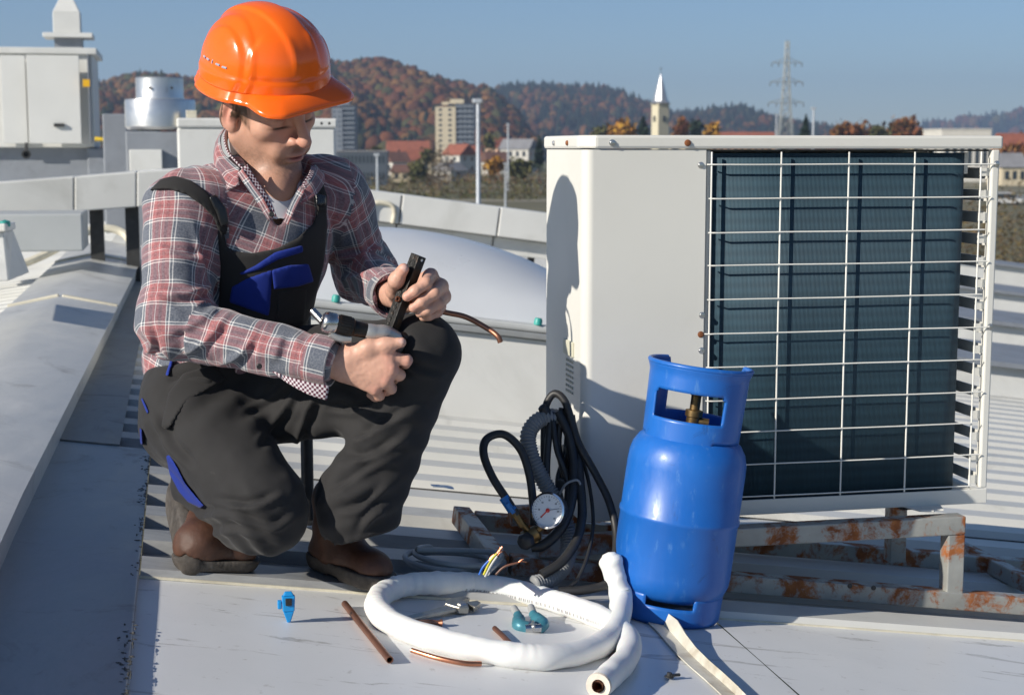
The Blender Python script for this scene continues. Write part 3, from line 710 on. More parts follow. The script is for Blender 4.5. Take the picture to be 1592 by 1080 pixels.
tk = simple('dial_ink', (.10, .11, .13), .5)
for k in range(25):
    a = math.radians(225 - k * 270 / 24); L_ = .0055 if k % 4 == 0 else .003
    m = MB(); p1 = GC + gN * .0006 + (rg - .006) * (math.cos(a) * gx + math.sin(a) * gy); p0 = p1 - L_ * (math.cos(a) * gx + math.sin(a) * gy); m.bar(p0, p1, .0008, .0004, gN); m.build('tick', tk, dial)
for k in range(7):
    a = math.radians(225 - k * 45); c = GC + gN * .0006 + (rg - .0155) * (math.cos(a) * gx + math.sin(a) * gy)
    m = MB(); m.bar(c - gy * .0018, c + gy * .0018, .0012, .0004, gN); m.bar(c - gy * .0018 + gx * .0024, c + gy * .0018 + gx * .0024, .0016, .0004, gN); m.build('numeral', tk, dial)
m = MB(); a = math.radians(228); dv_ = math.cos(a) * gx + math.sin(a) * gy; m.bar(GC + gN * .0018 - dv_ * .004, GC + gN * .0018 + dv_ * .021, .0026, .0006, gN); m.lathe([(.0045, .001), (.0045, .003), (0, .0035)], GC, gN, 16); m.build('pointer', simple('red_pointer', (.65, .03, .02), .4), ga)
m = MB(); a = math.radians(14); dv_ = math.cos(a) * gx + math.sin(a) * gy; m.bar(GC + gN * .0012, GC + gN * .0012 + dv_ * .027, .0012, .0004, gN); m.build('needle', tk, ga)
m = MB(); c = at(826, 832, 3.28); m.lathe([(.012, -.02), (.017, -.018), (.017, .016), (.011, .02)], c, nrm(np.array([1, .1, .5])), 14); m.tube([c, at(846, 815, 3.275)], .008, 10); m.tube([c, at(806, 806, 3.275)], .008, 10); m.tube([c, at(840, 850, 3.285)], .009, 10)
m.build('manifold', M['brass'], ga, smooth=40)
m = MB(); m.lathe([(.008, 0), (.019, .003), (.019, .02), (.012, .026), (0, .027)], at(822, 838, 3.265), nrm(np.array([-.5, -.8, -.1])), 7); m.build('knob', M['black_rubber'], ga, bevel=.003)
m = MB(); m.tube([at(812, 817, 3.272), at(802, 800, 3.27)], .0085, 8); m.tube([at(802, 801, 3.27), at(795, 789, 3.27)], .0105, 6); m.build('hose_fitting', M['brass'], ga, smooth=35)
m = MB(); m.tube([at(797, 793, 3.268), at(783, 772, 3.272)], .0112, 10); m.bar(at(799, 797, 3.25), at(789, 782, 3.252), .012, .008, RN); m.build('ball_valve', simple('blue_handle', (.01, .14, .42), .4), ga, smooth=40)

# ================================================================== things lying on the plate
def onr(pts, h): return [on_roof(x, y, h) for x, y in pts]
# white insulated tube: raised end, front run, left bend, back run, open end
wt = empty('insulated_tube', on_roof(770, 960)); tag(wt, 'white foam insulated copper line bent into a loop on the plate', 'insulated pipe')
r = .0238
ctl = [(943, 880, .125), (956, 912, .085), (965, 945, .052), (955, 982, .033), (918, 1008, .03), (850, 1021, .03), (765, 1013, .03), (685, 995, .03), (618, 972, .03), (587, 947, .032), (592, 925, .034), (625, 910, .036), (680, 906, .040), (745, 908, .036), (820, 922, .032), (890, 943, .030), (945, 965, .029), (976, 992, .029), (974, 1022, .029), (950, 1048, .029), (931, 1065, .029)]
def hroof(x, y, h):
    return on_roof(x, y, h)
P = [hroof(x, y, h) for x, y, h in ctl]
# the raised end stands on the far side of the loop: lift it straight above its foot point
foot = hroof(962, 950, .03)
P[0] = foot + RF * .05 + RN * .105 - RR * .022; P[1] = foot + RF * .038 + RN * .058 - RR * .004; P[2] = foot + RF * .012 + RN * .018 + RR * .006
S = spline(P, 10); rs = random.Random(2)
rad = []
for i, q in enumerate(S):
    t = i / len(S); k = r * (1 + .02 * math.sin(i * .9) + .025 * math.sin(i * .37 + 1))
    if 95 < i < 135: k *= 1 + .035 * math.sin(i * 1.9)
    if i < 5: k *= [.72, .93, 1.02, 1.03, 1.01][i]
    rad.append(k)
def foam_mat():
    t = NT('white_foam_sleeve'); tc = t.obj()
    b = t.ramp(t.noise(12, 4, .6, tc), [(.3, (.74, .74, .72)), (.7, (.82, .82, .80))])
    b = t.mix(t.ramp(t.noise(25, 5, .7, tc), [(.66, (0, 0, 0)), (.8, (.3,) * 3)]), b, (.5, .49, .45, 1))
    ck = t.n('TexChecker'); ck.inputs['Scale'].default_value = 330; t.l(tc, ck.inputs['Vector'])
    t.set(b, .55, 0); t.b.inputs['Subsurface Weight'].default_value = .08; t.bump(ck.outputs['Fac'], .22, .0012); return t.m
M['foam'] = foam_mat()
S2 = []; rad2 = []
for i in range(len(S) - 1):
    for k in range(3): S2.append(S[i] + (S[i + 1] - S[i]) * k / 3); rad2.append(rad[i] + (rad[i + 1] - rad[i]) * k / 3)
S2.append(S[-1]); rad2.append(rad[-1])
m = MB(); m.tube(S2, rad2, 32, caps=False); VV = np.array(m.v); CC = np.repeat(np.array(S2), 32, 0); NN = VV - CC; NN /= np.linalg.norm(NN, axis=1)[:, None]
T_ = np.gradient(np.array(S2), axis=0); T_ /= np.linalg.norm(T_, axis=1)[:, None]; K_ = np.linalg.norm(np.gradient(T_, axis=0), axis=1); kk_ = np.repeat(np.convolve(K_, np.ones(9) / 9, 'same'), 32)
arc = np.repeat(np.cumsum(np.r_[0, np.linalg.norm(np.diff(np.array(S2), axis=0), axis=1)]), 32)
dd = .0005 * np.sin(VV[:, 0] * 61 + VV[:, 1] * 47) * np.sin(VV[:, 2] * 83 + VV[:, 0] * 31) + np.clip(kk_ * 30, 0, 1) * .0011 * np.sin(arc * 290 + 5 * np.sin(arc * 33) + 2 * np.sin(NN[:, 0] * 3)) * (.4 + .6 * np.sin(arc * 21)) * np.clip(NN @ UP + .3, 0, 1)
m.v = [tuple(p) for p in VV + NN * dd[:, None]]
m.build('sleeve', M['foam'], wt, smooth=75)
m = MB(); d0 = nrm(S[0] - S[1]); m.lathe([(r * .72, 0), (r * .55, .005), (0, .008)], S[0], d0, 24); m.build('closed_end', M['foam'], wt, smooth=60)
de = nrm(S[-1] - S[-2]); E_ = S[-1]
m = MB(); m.lathe([(r * .99, -.001), (r * .94, .005), (r * .50, .004), (r * .42, -.02)], E_, de, 24, caps=False); m.build('cut_end', simple('foam_core', (.62, .56, .48), .8, 0, .15, 40, .3, 90), wt, smooth=30)
M['copper'] = simple('copper', (.55, .24, .14), .3, .9, .15, 25)
M['copper_dull'] = simple('dull_copper', (.30, .14, .09), .42, .8, .2, 25)
def pipe(mb, pts, ro, ri=None, n=14):
    mb.tube(pts, ro, n, caps=False)
    ri = ri or ro * .78
    mb.tube(pts[::-1], ri, n, caps=False)
    for e, d in ((pts[0], 1), (pts[-1], -1)):
        pass
m = MB(); q = E_ + de * .002; pipe(m, [E_ - de * .06, E_ + de * .010], .0100); m.build('copper_core', M['copper_dull'], wt, smooth=50)
# faint printed marks along the sleeve's back run
ink = simple('sleeve_ink', (.42, .42, .42), .6)
def printed(i0, i1, step):
    for i in range(i0, i1, step):
        p = S[i]; t_ = nrm(S[i + 1] - S[i - 1]); vdir = nrm(CAMP - p); side = nrm(np.cross(t_, vdir)); nn = nrm(np.cross(side, t_))
        if nn @ vdir < 0: nn = -nn
        side = side if side[2] < 0 else -side
        dn = nrm(nn * .80 + side * .60)
        c = p + dn * (rad[i] + .0003); tt = np.cross(dn, t_)
        m = MB(); m.bar(c - tt * .0035, c + tt * .0035, .0016 + .0025 * rs.random(), .0003, dn); 
        if rs.random() < .6: m.bar(c - tt * .003 + t_ * .004, c + tt * .0035 + t_ * .0045, .0014, .0003, dn)
        m.build('printed_mark', ink, wt)
printed(126, 162, 1)
# copper offcuts
def copper_piece(name, pts, ro, label, mat=None, h=None):
    P = spline([on_roof(x, y, (h or ro) + .009) for x, y in pts], 6); m = MB(); pipe(m, P, ro)
    for e0, e1 in ((P[0], P[1]), (P[-1], P[-2])):
        m.lathe([(ro, 0), (ro * .78, 0.0)], e0, nrm(e0 - e1), 14, caps=False)
    return tag(m.build(name, mat or M['copper'], smooth=50), label, 'pipe')
copper_piece('copper_pipe', [(536, 938), (568, 978), (606, 1025)], .0068, 'straight dull copper pipe lying left of the white tube', M['copper_dull'])
copper_piece('copper_pipe', [(640, 1010), (680, 1022), (720, 1030), (748, 1031)], .0048, 'bright thin copper pipe lying under the front of the white tube')
copper_piece('copper_pipe', [(616, 974), (640, 969), (664, 966), (684, 968)], .005, 'short flared copper pipe end beside the wrench jaws')
copper_piece('copper_pipe', [(769, 976), (784, 990), (801, 1008)], .0052, 'short straight copper offcut lying inside the loop of white tube', M['copper_dull'])
m = MB(); P = on_roof(684, 968, .014); m.lathe([(.005, -.004), (.0085, .003), (.008, .004), (.004, 0)], P, nrm(RR), 14, caps=False); tag(m.build('flare_nut', M['copper'], smooth=40), 'flared copper collar at the end of the short pipe', 'fitting')
# adjustable wrench
wr = empty('adjustable_wrench', on_roof(670, 960)); tag(wr, 'steel adjustable wrench with jaws to the right inside the tube loop', 'wrench')
M['wrench'] = simple('wrench_steel', (.36, .35, .32), .36, .9, .2, 40, .1, 90)
a = on_roof(604, 971, .016); b = on_roof(705, 945, .018); d = nrm(b - a); s_ = nrm(np.cross(RN, d))
m = MB(); L_ = np.linalg.norm(b - a)
outl = [(-.0, .011), (.02, .0125), (L_ * .6, .009), (L_, .013)]
P = [a + d * x + s_ * y for x, y in outl] + [a + d * x - s_ * y for x, y in outl[::-1]]
m.prism([p - RN * .004 for p in P], RN * .009); m.build('handle', M['wrench'], wr, bevel=.002)
m = MB(); hd = [(-.006, .014), (.014, .026), (.034, .027), (.058, .020), (.060, .011), (.036, .009), (.030, -.006), (.012, -.022), (-.004, -.014)]
m.prism([b + 1.25 * (d * x + s_ * y) - RN * .0065 for x, y in hd], RN * .014); m.build('head', M['wrench'], wr, bevel=.002)
m = MB(); jw = [(.024, -.024), (.030, -.004), (.0375, .001), (.060, -.004), (.056, -.014), (.036, -.022)]
m.prism([b + 1.25 * (d * x + s_ * y) - RN * .0055 for x, y in jw], RN * .012); m.build('movable_jaw', M['wrench'], wr, bevel=.0015)
m = MB(); c = b + d * .018 - s_ * .006; m.tube([c - d * .009 + RN * .004, c + d * .009 + RN * .004], .0062, 12); m.build('adjusting_screw', M['steel'], wr, smooth=40)
# teal tube cutter standing on its rollers
tcx = empty('tube_cutter', on_roof(826, 985)); tag(tcx, 'small teal tube cutter with steel rollers inside the tube loop', 'tube cutter')
M['teal_body'] = simple('teal_enamel', (.05, .20, .26), .38, .2, .15, 30)
C0 = on_roof(826, 985, .0)
ex, ey, ez = nrm(HR), nrm(RF), UP
def tc(x, y, z): return C0 + ex * x + ey * y + ez * z
for sx_ in (-1, 1):
    m = MB(); m.tube(spline([tc(sx_ * .010, -.006, .014), tc(sx_ * .022, .0, .018), tc(sx_ * .023, .014, .019), tc(sx_ * .018, .034, .021), tc(sx_ * .016, .054, .024)], 5), [.0145] * 10 + [.0135] * 6 + [.0095] * 5, 12); m.build('arm', M['teal_body'], tcx, smooth=50)
    m = MB(); m.tube([tc(sx_ * .016, .052, .024), tc(sx_ * .018, .084, .030)], [.0088, .0075], 12); m.build('grip', simple('grip_grey', (.30, .31, .31), .6), tcx, smooth=50)
m = MB(); m.tube([tc(-.016, -.012, .016), tc(.016, -.012, .016)], .0095, 14); m.box(tc(0, -.004, .016), (.03, .014, .02), HA); m.build('roller_block', simple('cutter_chrome', (.55, .56, .57), .2, 1), tcx, smooth=40)
m = MB(); m.lathe([(.003, -.004), (.011, -.001), (.011, .001), (.003, .004)], tc(0, -.016, .022), ex, 18); m.build('cutting_wheel', M['steel'], tcx, smooth=30)
# small blue deburring tool standing upright
bt = empty('deburring_tool', on_roof(449, 966)); tag(bt, 'small bright blue plastic deburring tool standing on the plate', 'tool')
M['cyan'] = simple('cyan_plastic', (.01, .26, .62), .35, 0, .08, 30)
B0 = on_roof(449, 967, .008); 
def bt_(x, y, z): return B0 + HR * x + RF * y + UP * z
m = MB(); m.hexa([bt_(-.011, -.006, .022), bt_(.011, -.006, .022), bt_(.011, .008, .022), bt_(-.011, .008, .022)], [bt_(-.0125, -.007, .052), bt_(.0125, -.007, .052), bt_(.0125, .009, .052), bt_(-.0125, .009, .052)])
m.hexa([bt_(-.003, -.003, .0), bt_(.003, -.003, .0), bt_(.003, .003, .0), bt_(-.003, .003, .0)], [bt_(-.010, -.006, .0218), bt_(.010, -.006, .0218), bt_(.010, .007, .0218), bt_(-.010, .007, .0218)])
m.build('body', M['cyan'], bt, bevel=.002)
m = MB(); m.box(bt_(0, -.0085, .042), (.012, .003, .014), HA); m.build('dark_face', M['black_rubber'], bt, bevel=.001)
m = MB(); m.box(bt_(-.0165, 0, .036), (.008, .012, .016), HA); m.build('side_clip', M['cyan'], bt, bevel=.002)
m = MB(); m.hexa([bt_(-.010, -.005, .0525), bt_(.010, -.005, .0525), bt_(.010, .006, .0525), bt_(-.010, .006, .0525)], [bt_(-.006, -.003, .060), bt_(.006, -.003, .060), bt_(.006, .004, .060), bt_(-.006, .004, .060)]); m.build('cap', M['cyan'], bt, bevel=.001)
# coil of grey cable with stripped wires
cc = empty('cable_coil', on_roof(705, 885, .04)); tag(cc, 'loosely coiled grey electrical cable with stripped coloured wire ends', 'cable')
M['cable'] = simple('grey_cable', (.36, .37, .37), .5, 0, .06, 8)
CU, CV = uv_roof(706, 884, .04)
pts = []
for i in range(0, 190):
    a = i * .105 + 2.2; k = i / 190
    ru = .098 + .012 * math.sin(i * .13) - .010 * k; rv = .085 + .010 * math.sin(i * .09 + 1)
    pts.append(rp(CU + ru * math.cos(a) + .012 * math.sin(i * .05), CV + .03 + rv * math.sin(a), .038 + .0055 * (i // 60) * 1.2 + .006 * math.sin(a * 1.0 + i * .02) + .008))
ce = rp(CU + .085, CV - .02, .058); pts += spline([pts[-1], rp(CU + .10, CV + .03, .075), at(757, 890, 3.10)], 6)[1:]
m = MB(); m.tube(pts, .0062, 10); m.build('cable_loops', M['cable'], cc, smooth=60)
e0 = at(757, 890, 3.10)
for nm, col, q in (('blue_wire', (.02, .12, .5), [(745, 893, 3.10), (751, 881, 3.10), (760, 871, 3.10)]), ('earth_wire', (.55, .5, .04), [(752, 893, 3.10), (762, 872, 3.10), (772, 860, 3.10)]), ('grey_wire', (.5, .5, .48), [(754, 896, 3.10), (764, 877, 3.10), (773, 864, 3.10)]), ('brown_wire', (.12, .05, .03), [(770, 893, 3.11), (785, 880, 3.11), (806, 874, 3.11)])):
    m = MB(); P = spline([at(*p) for p in q], 6); m.tube(P, .0024, 8); o = m.build(nm, simple(nm + '_pvc', col, .4), cc, smooth=60)
    m = MB(); e = P[-1]; d = nrm(P[-1] - P[-2])
    for k in range(5): m.tube(spline([e - d * .002, e + d * .006 + UP * .001 * k, e + d * .013 + UP * rs.uniform(-.003, .006) + HR * rs.uniform(-.003, .005)], 3), .0007, 5)
    m.build('copper_strands', M['copper'], o)
# ================================================================== signed-distance modelling (surface nets)
class Grid:
    def __init__(s, lo, hi, h):
        s.lo = np.array(lo, float); s.h = h; n = np.ceil((np.array(hi) - s.lo) / h).astype(int) + 1
        ax = [(s.lo[k] + h * np.arange(n[k])).astype(np.float32) for k in range(3)]
        s.x = ax[0][:, None, None]; s.y = ax[1][None, :, None]; s.z = ax[2][None, None, :]; s.n = n
    def cone(s, a, b, ra, rb):
        a = np.asarray(a, np.float32); b = np.asarray(b, np.float32); d = b - a; L2 = float(d @ d) + 1e-12
        t = np.clip(((s.x - a[0]) * d[0] + (s.y - a[1]) * d[1] + (s.z - a[2]) * d[2]) / L2, 0, 1)
        return np.sqrt((s.x - a[0] - t * d[0]) ** 2 + (s.y - a[1] - t * d[1]) ** 2 + (s.z - a[2] - t * d[2]) ** 2) - (ra + (rb - ra) * t)
    def ell(s, c, r, ax=None):
        c = np.asarray(c, np.float32); q = (s.x - c[0], s.y - c[1], s.z - c[2])
        if ax is not None: q = tuple(q[0] * A[0] + q[1] * A[1] + q[2] * A[2] for A in ax)
        k0 = np.sqrt(sum((q[i] / r[i]) ** 2 for i in range(3))); k1 = np.sqrt(sum((q[i] / r[i] ** 2) ** 2 for i in range(3))) + 1e-9
        return k0 * (k0 - 1) / k1
    def half(s, p, n):           # positive on the side n points to
        n = nrm(n); return (s.x - p[0]) * n[0] + (s.y - p[1]) * n[1] + (s.z - p[2]) * n[2]
    def pix(s):
        vy, vz = s.y, s.z - CAMH
        zc = vy * _c - vz * _s; up = vy * _s + vz * _c
        return 796 + FPX * s.x / zc + 0 * up, 540 - FPX * up / zc + 0 * s.x
    def poly(s, pts, mpp=.00132):   # outline traced in the picture, as a distance in metres
        px, py = s.pix(); px, py = np.broadcast_arrays(px, py); sh = px.shape
        P = np.array(pts, np.float32); d = np.full(sh, 1e9, np.float32); ins = np.zeros(sh, bool); n = len(P)
        for i in range(n):
            a, b = P[i], P[(i + 1) % n]; e = b - a; wx, wy = px - a[0], py - a[1]
            t = np.clip((wx * e[0] + wy * e[1]) / (e @ e + 1e-9), 0, 1)
            d = np.minimum(d, (wx - t * e[0]) ** 2 + (wy - t * e[1]) ** 2)
            cnd = ((a[1] <= py) & (b[1] > py)) | ((b[1] <= py) & (a[1] > py))
            if abs(e[1]) > 1e-9: ins ^= cnd & (px < a[0] + (py - a[1]) / e[1] * e[0])
        d = np.sqrt(d) * mpp; return np.where(ins, -d, d)
def smin(a, b, k):
    h = np.maximum(k - np.abs(a - b), 0) / k; return np.minimum(a, b) - h * h * k * .25
def smax(a, b, k): return -smin(-a, -b, k)
def nets(g, f):
    f = np.broadcast_to(f, tuple(g.n)).astype(np.float32); ins = f < 0
    c = [(i, j, k) for i in (0, 1) for j in (0, 1) for k in (0, 1)]
    X, Y, Z = f.shape
    sl = lambda A, o: A[o[0]:X - 1 + o[0], o[1]:Y - 1 + o[1], o[2]:Z - 1 + o[2]]
    cnt = sum(sl(ins, o).astype(np.int8) for o in c); mask = (cnt > 0) & (cnt < 8)
    idx = np.full(mask.shape, -1, np.int64); I = np.argwhere(mask); idx[mask] = np.arange(len(I))
    acc = np.zeros((len(I), 3)); num = np.zeros(len(I))
    for a in c:
        for ax in range(3):
            if a[ax]: continue
            b = list(a); b[ax] = 1
            fa = f[I[:, 0] + a[0], I[:, 1] + a[1], I[:, 2] + a[2]]; fb = f[I[:, 0] + b[0], I[:, 1] + b[1], I[:, 2] + b[2]]
            cr = (fa < 0) != (fb < 0); t = np.where(cr, fa / np.where(cr, fa - fb, 1), 0)
            p = np.tile(np.array(a, float), (len(I), 1)); p[:, ax] += t
            acc[cr] += p[cr]; num[cr] += 1
    V = g.lo + g.h * (I + acc / num[:, None]); F = []
    for ax in range(3):
        o = [0, 0, 0]; o[ax] = 1
        A = f[:X - o[0], :Y - o[1], :Z - o[2]] < 0; B = f[o[0]:, o[1]:, o[2]:] < 0
        E = np.argwhere(A != B); u, v = (ax + 1) % 3, (ax + 2) % 3
        E = E[(E[:, u] > 0) & (E[:, v] > 0) & (E[:, u] < mask.shape[u]) & (E[:, v] < mask.shape[v])]
        ia = A[E[:, 0], E[:, 1], E[:, 2]]
        def nb(du, dv): q = E.copy(); q[:, u] -= du; q[:, v] -= dv; return idx[q[:, 0], q[:, 1], q[:, 2]]
        Q = np.stack([nb(1, 1), nb(0, 1), nb(0, 0), nb(1, 0)], 1); Q[~ia] = Q[~ia][:, ::-1]; F.append(Q)
    F = np.concatenate(F); F = F[(F >= 0).all(1)]; return V, F
def relax(V, F, it=1, lam=.5):
    n = len(V); e = np.concatenate([F[:, [0, 1]], F[:, [1, 2]], F[:, [2, 3]], F[:, [3, 0]]])
    for _ in range(it):
        s = np.zeros_like(V); k = np.zeros(n)
        for a, b in ((0, 1), (1, 0)):
            for q in range(3): s[:, q] += np.bincount(e[:, a], V[e[:, b], q], n)
            k += np.bincount(e[:, a], minlength=n)
        V = V + lam * (s / np.maximum(k, 1)[:, None] - V)
    return V
def vnormals(V, F):
    n = np.cross(V[F[:, 2]] - V[F[:, 0]], V[F[:, 3]] - V[F[:, 1]]); N = np.zeros_like(V)
    for k in range(4):
        for q in range(3): N[:, q] += np.bincount(F[:, k], n[:, q], len(V))
    return N / (np.linalg.norm(N, axis=1)[:, None] + 1e-12)
_H = np.random.default_rng(5).random((64, 64, 64)).astype(np.float32)
def vnoise(p):
    p = np.asarray(p); i = np.floor(p).astype(int); f = p - i; f = f * f * (3 - 2 * f); r = 0
    for a in (0, 1):
        for b in (0, 1):
            for c in (0, 1):
                wgt = (f[:, 0] if a else 1 - f[:, 0]) * (f[:, 1] if b else 1 - f[:, 1]) * (f[:, 2] if c else 1 - f[:, 2])
                r = r + wgt * _H[(i[:, 0] + a) & 63, (i[:, 1] + b) & 63, (i[:, 2] + c) & 63]
    return r * 2 - 1
def creases(V, N, lines, wpx, amp):
    # pressed folds: a ridge with a valley beside it along lines traced on the side that faces the lens
    px, py = proj(V); fc = np.clip((N @ nrm(np.array([0, -1., .1]))) * 2.5, 0, 1); D = np.zeros(len(V))
    for q, ln in enumerate(lines):
        L = np.array(spline([np.array([a, b, 0.]) for a, b in ln], 5))[:, :2]; best = np.full(len(V), 1e9); sg = np.zeros(len(V)); tt = np.zeros(len(V))
        for i in range(len(L) - 1):
            e = L[i + 1] - L[i]; wx, wy = px - L[i][0], py - L[i][1]; t = np.clip((wx * e[0] + wy * e[1]) / (e @ e + 1e-9), 0, 1)
            d = np.hypot(wx - t * e[0], wy - t * e[1]); m_ = d < best; best[m_] = d[m_]; sg[m_] = np.sign(wx * e[1] - wy * e[0])[m_]; tt[m_] = ((i + t) / (len(L) - 1))[m_]
        s = best * sg; tp = np.clip(np.minimum(tt, 1 - tt) * 4 + .1, 0, 1) * (.7 + .5 * (q % 3) / 2)
        D += amp * tp * fc * (np.exp(-(s / wpx) ** 2) - .85 * np.exp(-((s - 1.7 * wpx) / (1.1 * wpx)) ** 2))
    return D
def mesh_obj(name, V, F, mat, parent=None, uv=None, col=None, mi=None):
    me = bpy.data.meshes.new(name); me.vertices.add(len(V)); me.vertices.foreach_set('co', np.asarray(V, np.float32).ravel())
    F = np.asarray(F); nf = len(F); me.loops.add(nf * 4); me.polygons.add(nf)
    me.loops.foreach_set('vertex_index', F.ravel().astype(np.int32)); me.polygons.foreach_set('loop_start', np.arange(0, nf * 4, 4, dtype=np.int32))
    for m_ in (mat if isinstance(mat, (list, tuple)) else [mat]): me.materials.append(m_)
    me.update(calc_edges=True)
    if uv is not None: l = me.uv_layers.new(name='UVMap'); l.data.foreach_set('uv', np.asarray(uv, np.float32).ravel())
    if col is not None:
        ca = me.color_attributes.new('Col', 'FLOAT_COLOR', 'POINT'); ca.data.foreach_set('color', np.concatenate([col, np.ones((len(V), 1))], 1).astype(np.float32).ravel())
    if mi is not None: me.polygons.foreach_set('material_index', mi.astype(np.int32))
    me.validate(); me.shade_smooth()
    o = bpy.data.objects.new(name, me); COL.objects.link(o)
    if parent is not None: o.parent = parent
    return o
def bbox(pts, pad): P = np.array(pts); return P.min(0) - pad, P.max(0) + pad

# ================================================================== the crouching man
J = dict(
    neck=at(414, 276, 3.31), chest=at(402, 392, 3.29), waist=at(338, 560, 3.30), tail=at(292, 560, 3.31),
    rsh=at(284, 326, 3.17), rel=at(270, 506, 3.07), rwr=at(512, 562, 2.99),
    lsh=at(522, 304, 3.37), lel=at(566, 424, 3.47), lwr=at(612, 458, 3.21),
    pel=at(322, 622, 3.30), rhip=at(303, 645, 3.21), rkn=at(412, 786, 3.01), rank=at(306, 768, 3.26),
    lhip=at(392, 592, 3.34), lkn=at(656, 548, 3.10), lank=at(556, 812, 3.08))
# ---- shirt
lo, hi = bbox([J[k] for k in ('rsh', 'rel', 'rwr', 'lsh', 'lel', 'lwr', 'waist', 'tail', 'neck')], .11); hi[2] += .0
def torso(g, d=0.0):
    t = g.cone(J['waist'], J['chest'], .128, .146)
    t = smin(t, g.cone(J['tail'], J['waist'], .095, .12), .05)
    t = smin(t, g.cone(at(312, 322, 3.20), at(500, 298, 3.36), .080, .074), .09)
    t = smin(t, g.cone(at(405, 300, 3.30), at(410, 262, 3.32), .088, .062), .06)
    return t - d
def shirt_sdf(g):
    t = torso(g)
    ra = smin(g.cone(J['rsh'], J['rel'], .080, .066), g.cone(J['rel'], at(500, 561, 2.995), .062, .043), .03)
    la = smin(g.cone(J['lsh'], J['lel'], .073, .064), g.cone(J['lel'], J['lwr'], .062, .046), .03)
    return smin(smin(t, ra, .035), la, .035)
g = Grid(lo, hi, .0045)
f = shirt_sdf(g)
# open neck: a wedge taken out of the front, and the cuffs cut off square
vcut = g.poly([(372, 240), (384, 262), (400, 292), (424, 338), (434, 352), (446, 330), (470, 284), (484, 262), (470, 225), (400, 215)])
f = smax(f, -np.maximum(vcut, g.y - 3.31), .006)
f = np.maximum(f, -g.cone(at(414, 262, 3.315), at(418, 200, 3.28), .064, .08))
dR = nrm(at(512, 562, 2.99) - J['rel']); f = np.maximum(f, np.where(g.cone(J['rel'], at(560, 572, 2.97), .2, .085) < 0, g.half(at(519, 566, 2.985), dR), -1))
dL = nrm(J['lwr'] - J['lel']); f = np.maximum(f, np.where(g.cone(J['lel'], J['lwr'] + dL * .1, .085, .085) < 0, g.half(J['lwr'] + dL * .006, dL), -1))
# hollow cuff of the left sleeve
f = np.maximum(f, -g.cone(J['lwr'] - dL * .03, J['lwr'] + dL * .05, .038, .041))
V, F = nets(g, f); V = relax(V, F, 2, .5)
bones = [(J['waist'], J['chest'] + (J['chest'] - J['waist']) * .6, .15), (J['rsh'], J['rel'], .075), (J['rel'], J['rwr'], .055), (J['lsh'], J['lel'], .068), (J['lel'], J['lwr'], .055)]
REFS = [np.array([0, -1., 0]), np.array([-1., -.6, 0]), np.array([0, -.6, 1.]), np.array([1., -.5, .2]), np.array([0, 0, 1.])]
def bone_coords(P, k):
    a, b, r = bones[k]; d = nrm(b - a); e = nrm(REFS[k] - d * (REFS[k] @ d)); w_ = np.cross(d, e); q = P - a
    return q @ d, np.arctan2(q @ w_, q @ e), np.linalg.norm(q - np.outer(q @ d, d), axis=1)
def bone_dist(P, k):
    a, b, r = bones[k]; d = b - a; t = np.clip((P - a) @ d / (d @ d), 0, 1); return np.linalg.norm(P - a - t[:, None] * d, axis=1) - r
def nearest(P):
    D = np.stack([bone_dist(P, k) for k in range(5)], 1); D[:, 0] += .012; return D.argmin(1)
# folds: rings round the sleeves that bunch up at the elbows, soft drags over the chest
kb = nearest(V); N = vnormals(V, F); disp = np.zeros(len(V))
for k in range(5):
    s_, an, rr = bone_coords(V, k); sel = kb == k
    L_ = np.linalg.norm(bones[k][1] - bones[k][0]); t = s_ / L_
    if k == 0:
        q = vnoise(np.stack([an * 1.6 + s_ * 5, s_ * 9 - an * 1.2, V[:, 0] * 4], 1)); d_ = q * .0045 + vnoise(V * 38) * .0016
    else:
        bunch = {1: np.exp(-((t - 1.0) / .35) ** 2) + .25, 2: np.exp(-(t / .35) ** 2) + .5 * np.exp(-((t - .85) / .2) ** 2) + .2, 3: np.exp(-((t - 1) / .4) ** 2) + .35, 4: np.exp(-(t / .5) ** 2) + .3}[k]
        wv = vnoise(np.stack([s_ * 34 + 1.5 * np.sin(an * 1.0 + k), an * 1.1 + k * 7, np.full(len(V), k * 3.3)], 1))
        w2 = vnoise(np.stack([s_ * 17 + an * 1.3, an * 1.0 - s_ * 6, np.full(len(V), 9.1 + k)], 1))
        d_ = bunch * (np.abs(wv) * -1 + .35) * .0085 + w2 * .0062 + vnoise(V * 45) * .001
    disp[sel] = d_[sel]
# blend displacement across joins
for _ in range(2):
    e = np.concatenate([F[:, [0, 1]], F[:, [1, 2]], F[:, [2, 3]], F[:, [3, 0]]]); sm = np.bincount(e[:, 0], disp[e[:, 1]], len(V)) + np.bincount(e[:, 1], disp[e[:, 0]], len(V)); c_ = np.bincount(e[:, 0], minlength=len(V)) + np.bincount(e[:, 1], minlength=len(V)); disp = .5 * disp + .5 * sm / np.maximum(c_, 1)
V = V + N * (disp + creases(V, N, [[(347, 466), (312, 498), (258, 520)], [(352, 492), (322, 528), (284, 552)], [(338, 438), (300, 456), (246, 462)], [(238, 378), (288, 402), (332, 398)], [(300, 345), (318, 420), (330, 470)], [(395, 522), (372, 552), (340, 566)], [(440, 520), (425, 560)], [(515, 398), (560, 398), (604, 378)], [(530, 434), (575, 428), (600, 410)], [(545, 330), (560, 380), (575, 420)], [(222, 500), (236, 530), (222, 560)], [(505, 330), (512, 380), (500, 430)]], 5.5, .0075))[:, None]
ctr = V[F].mean(1); kf = nearest(ctr); UVs = np.zeros((len(F), 4, 2))
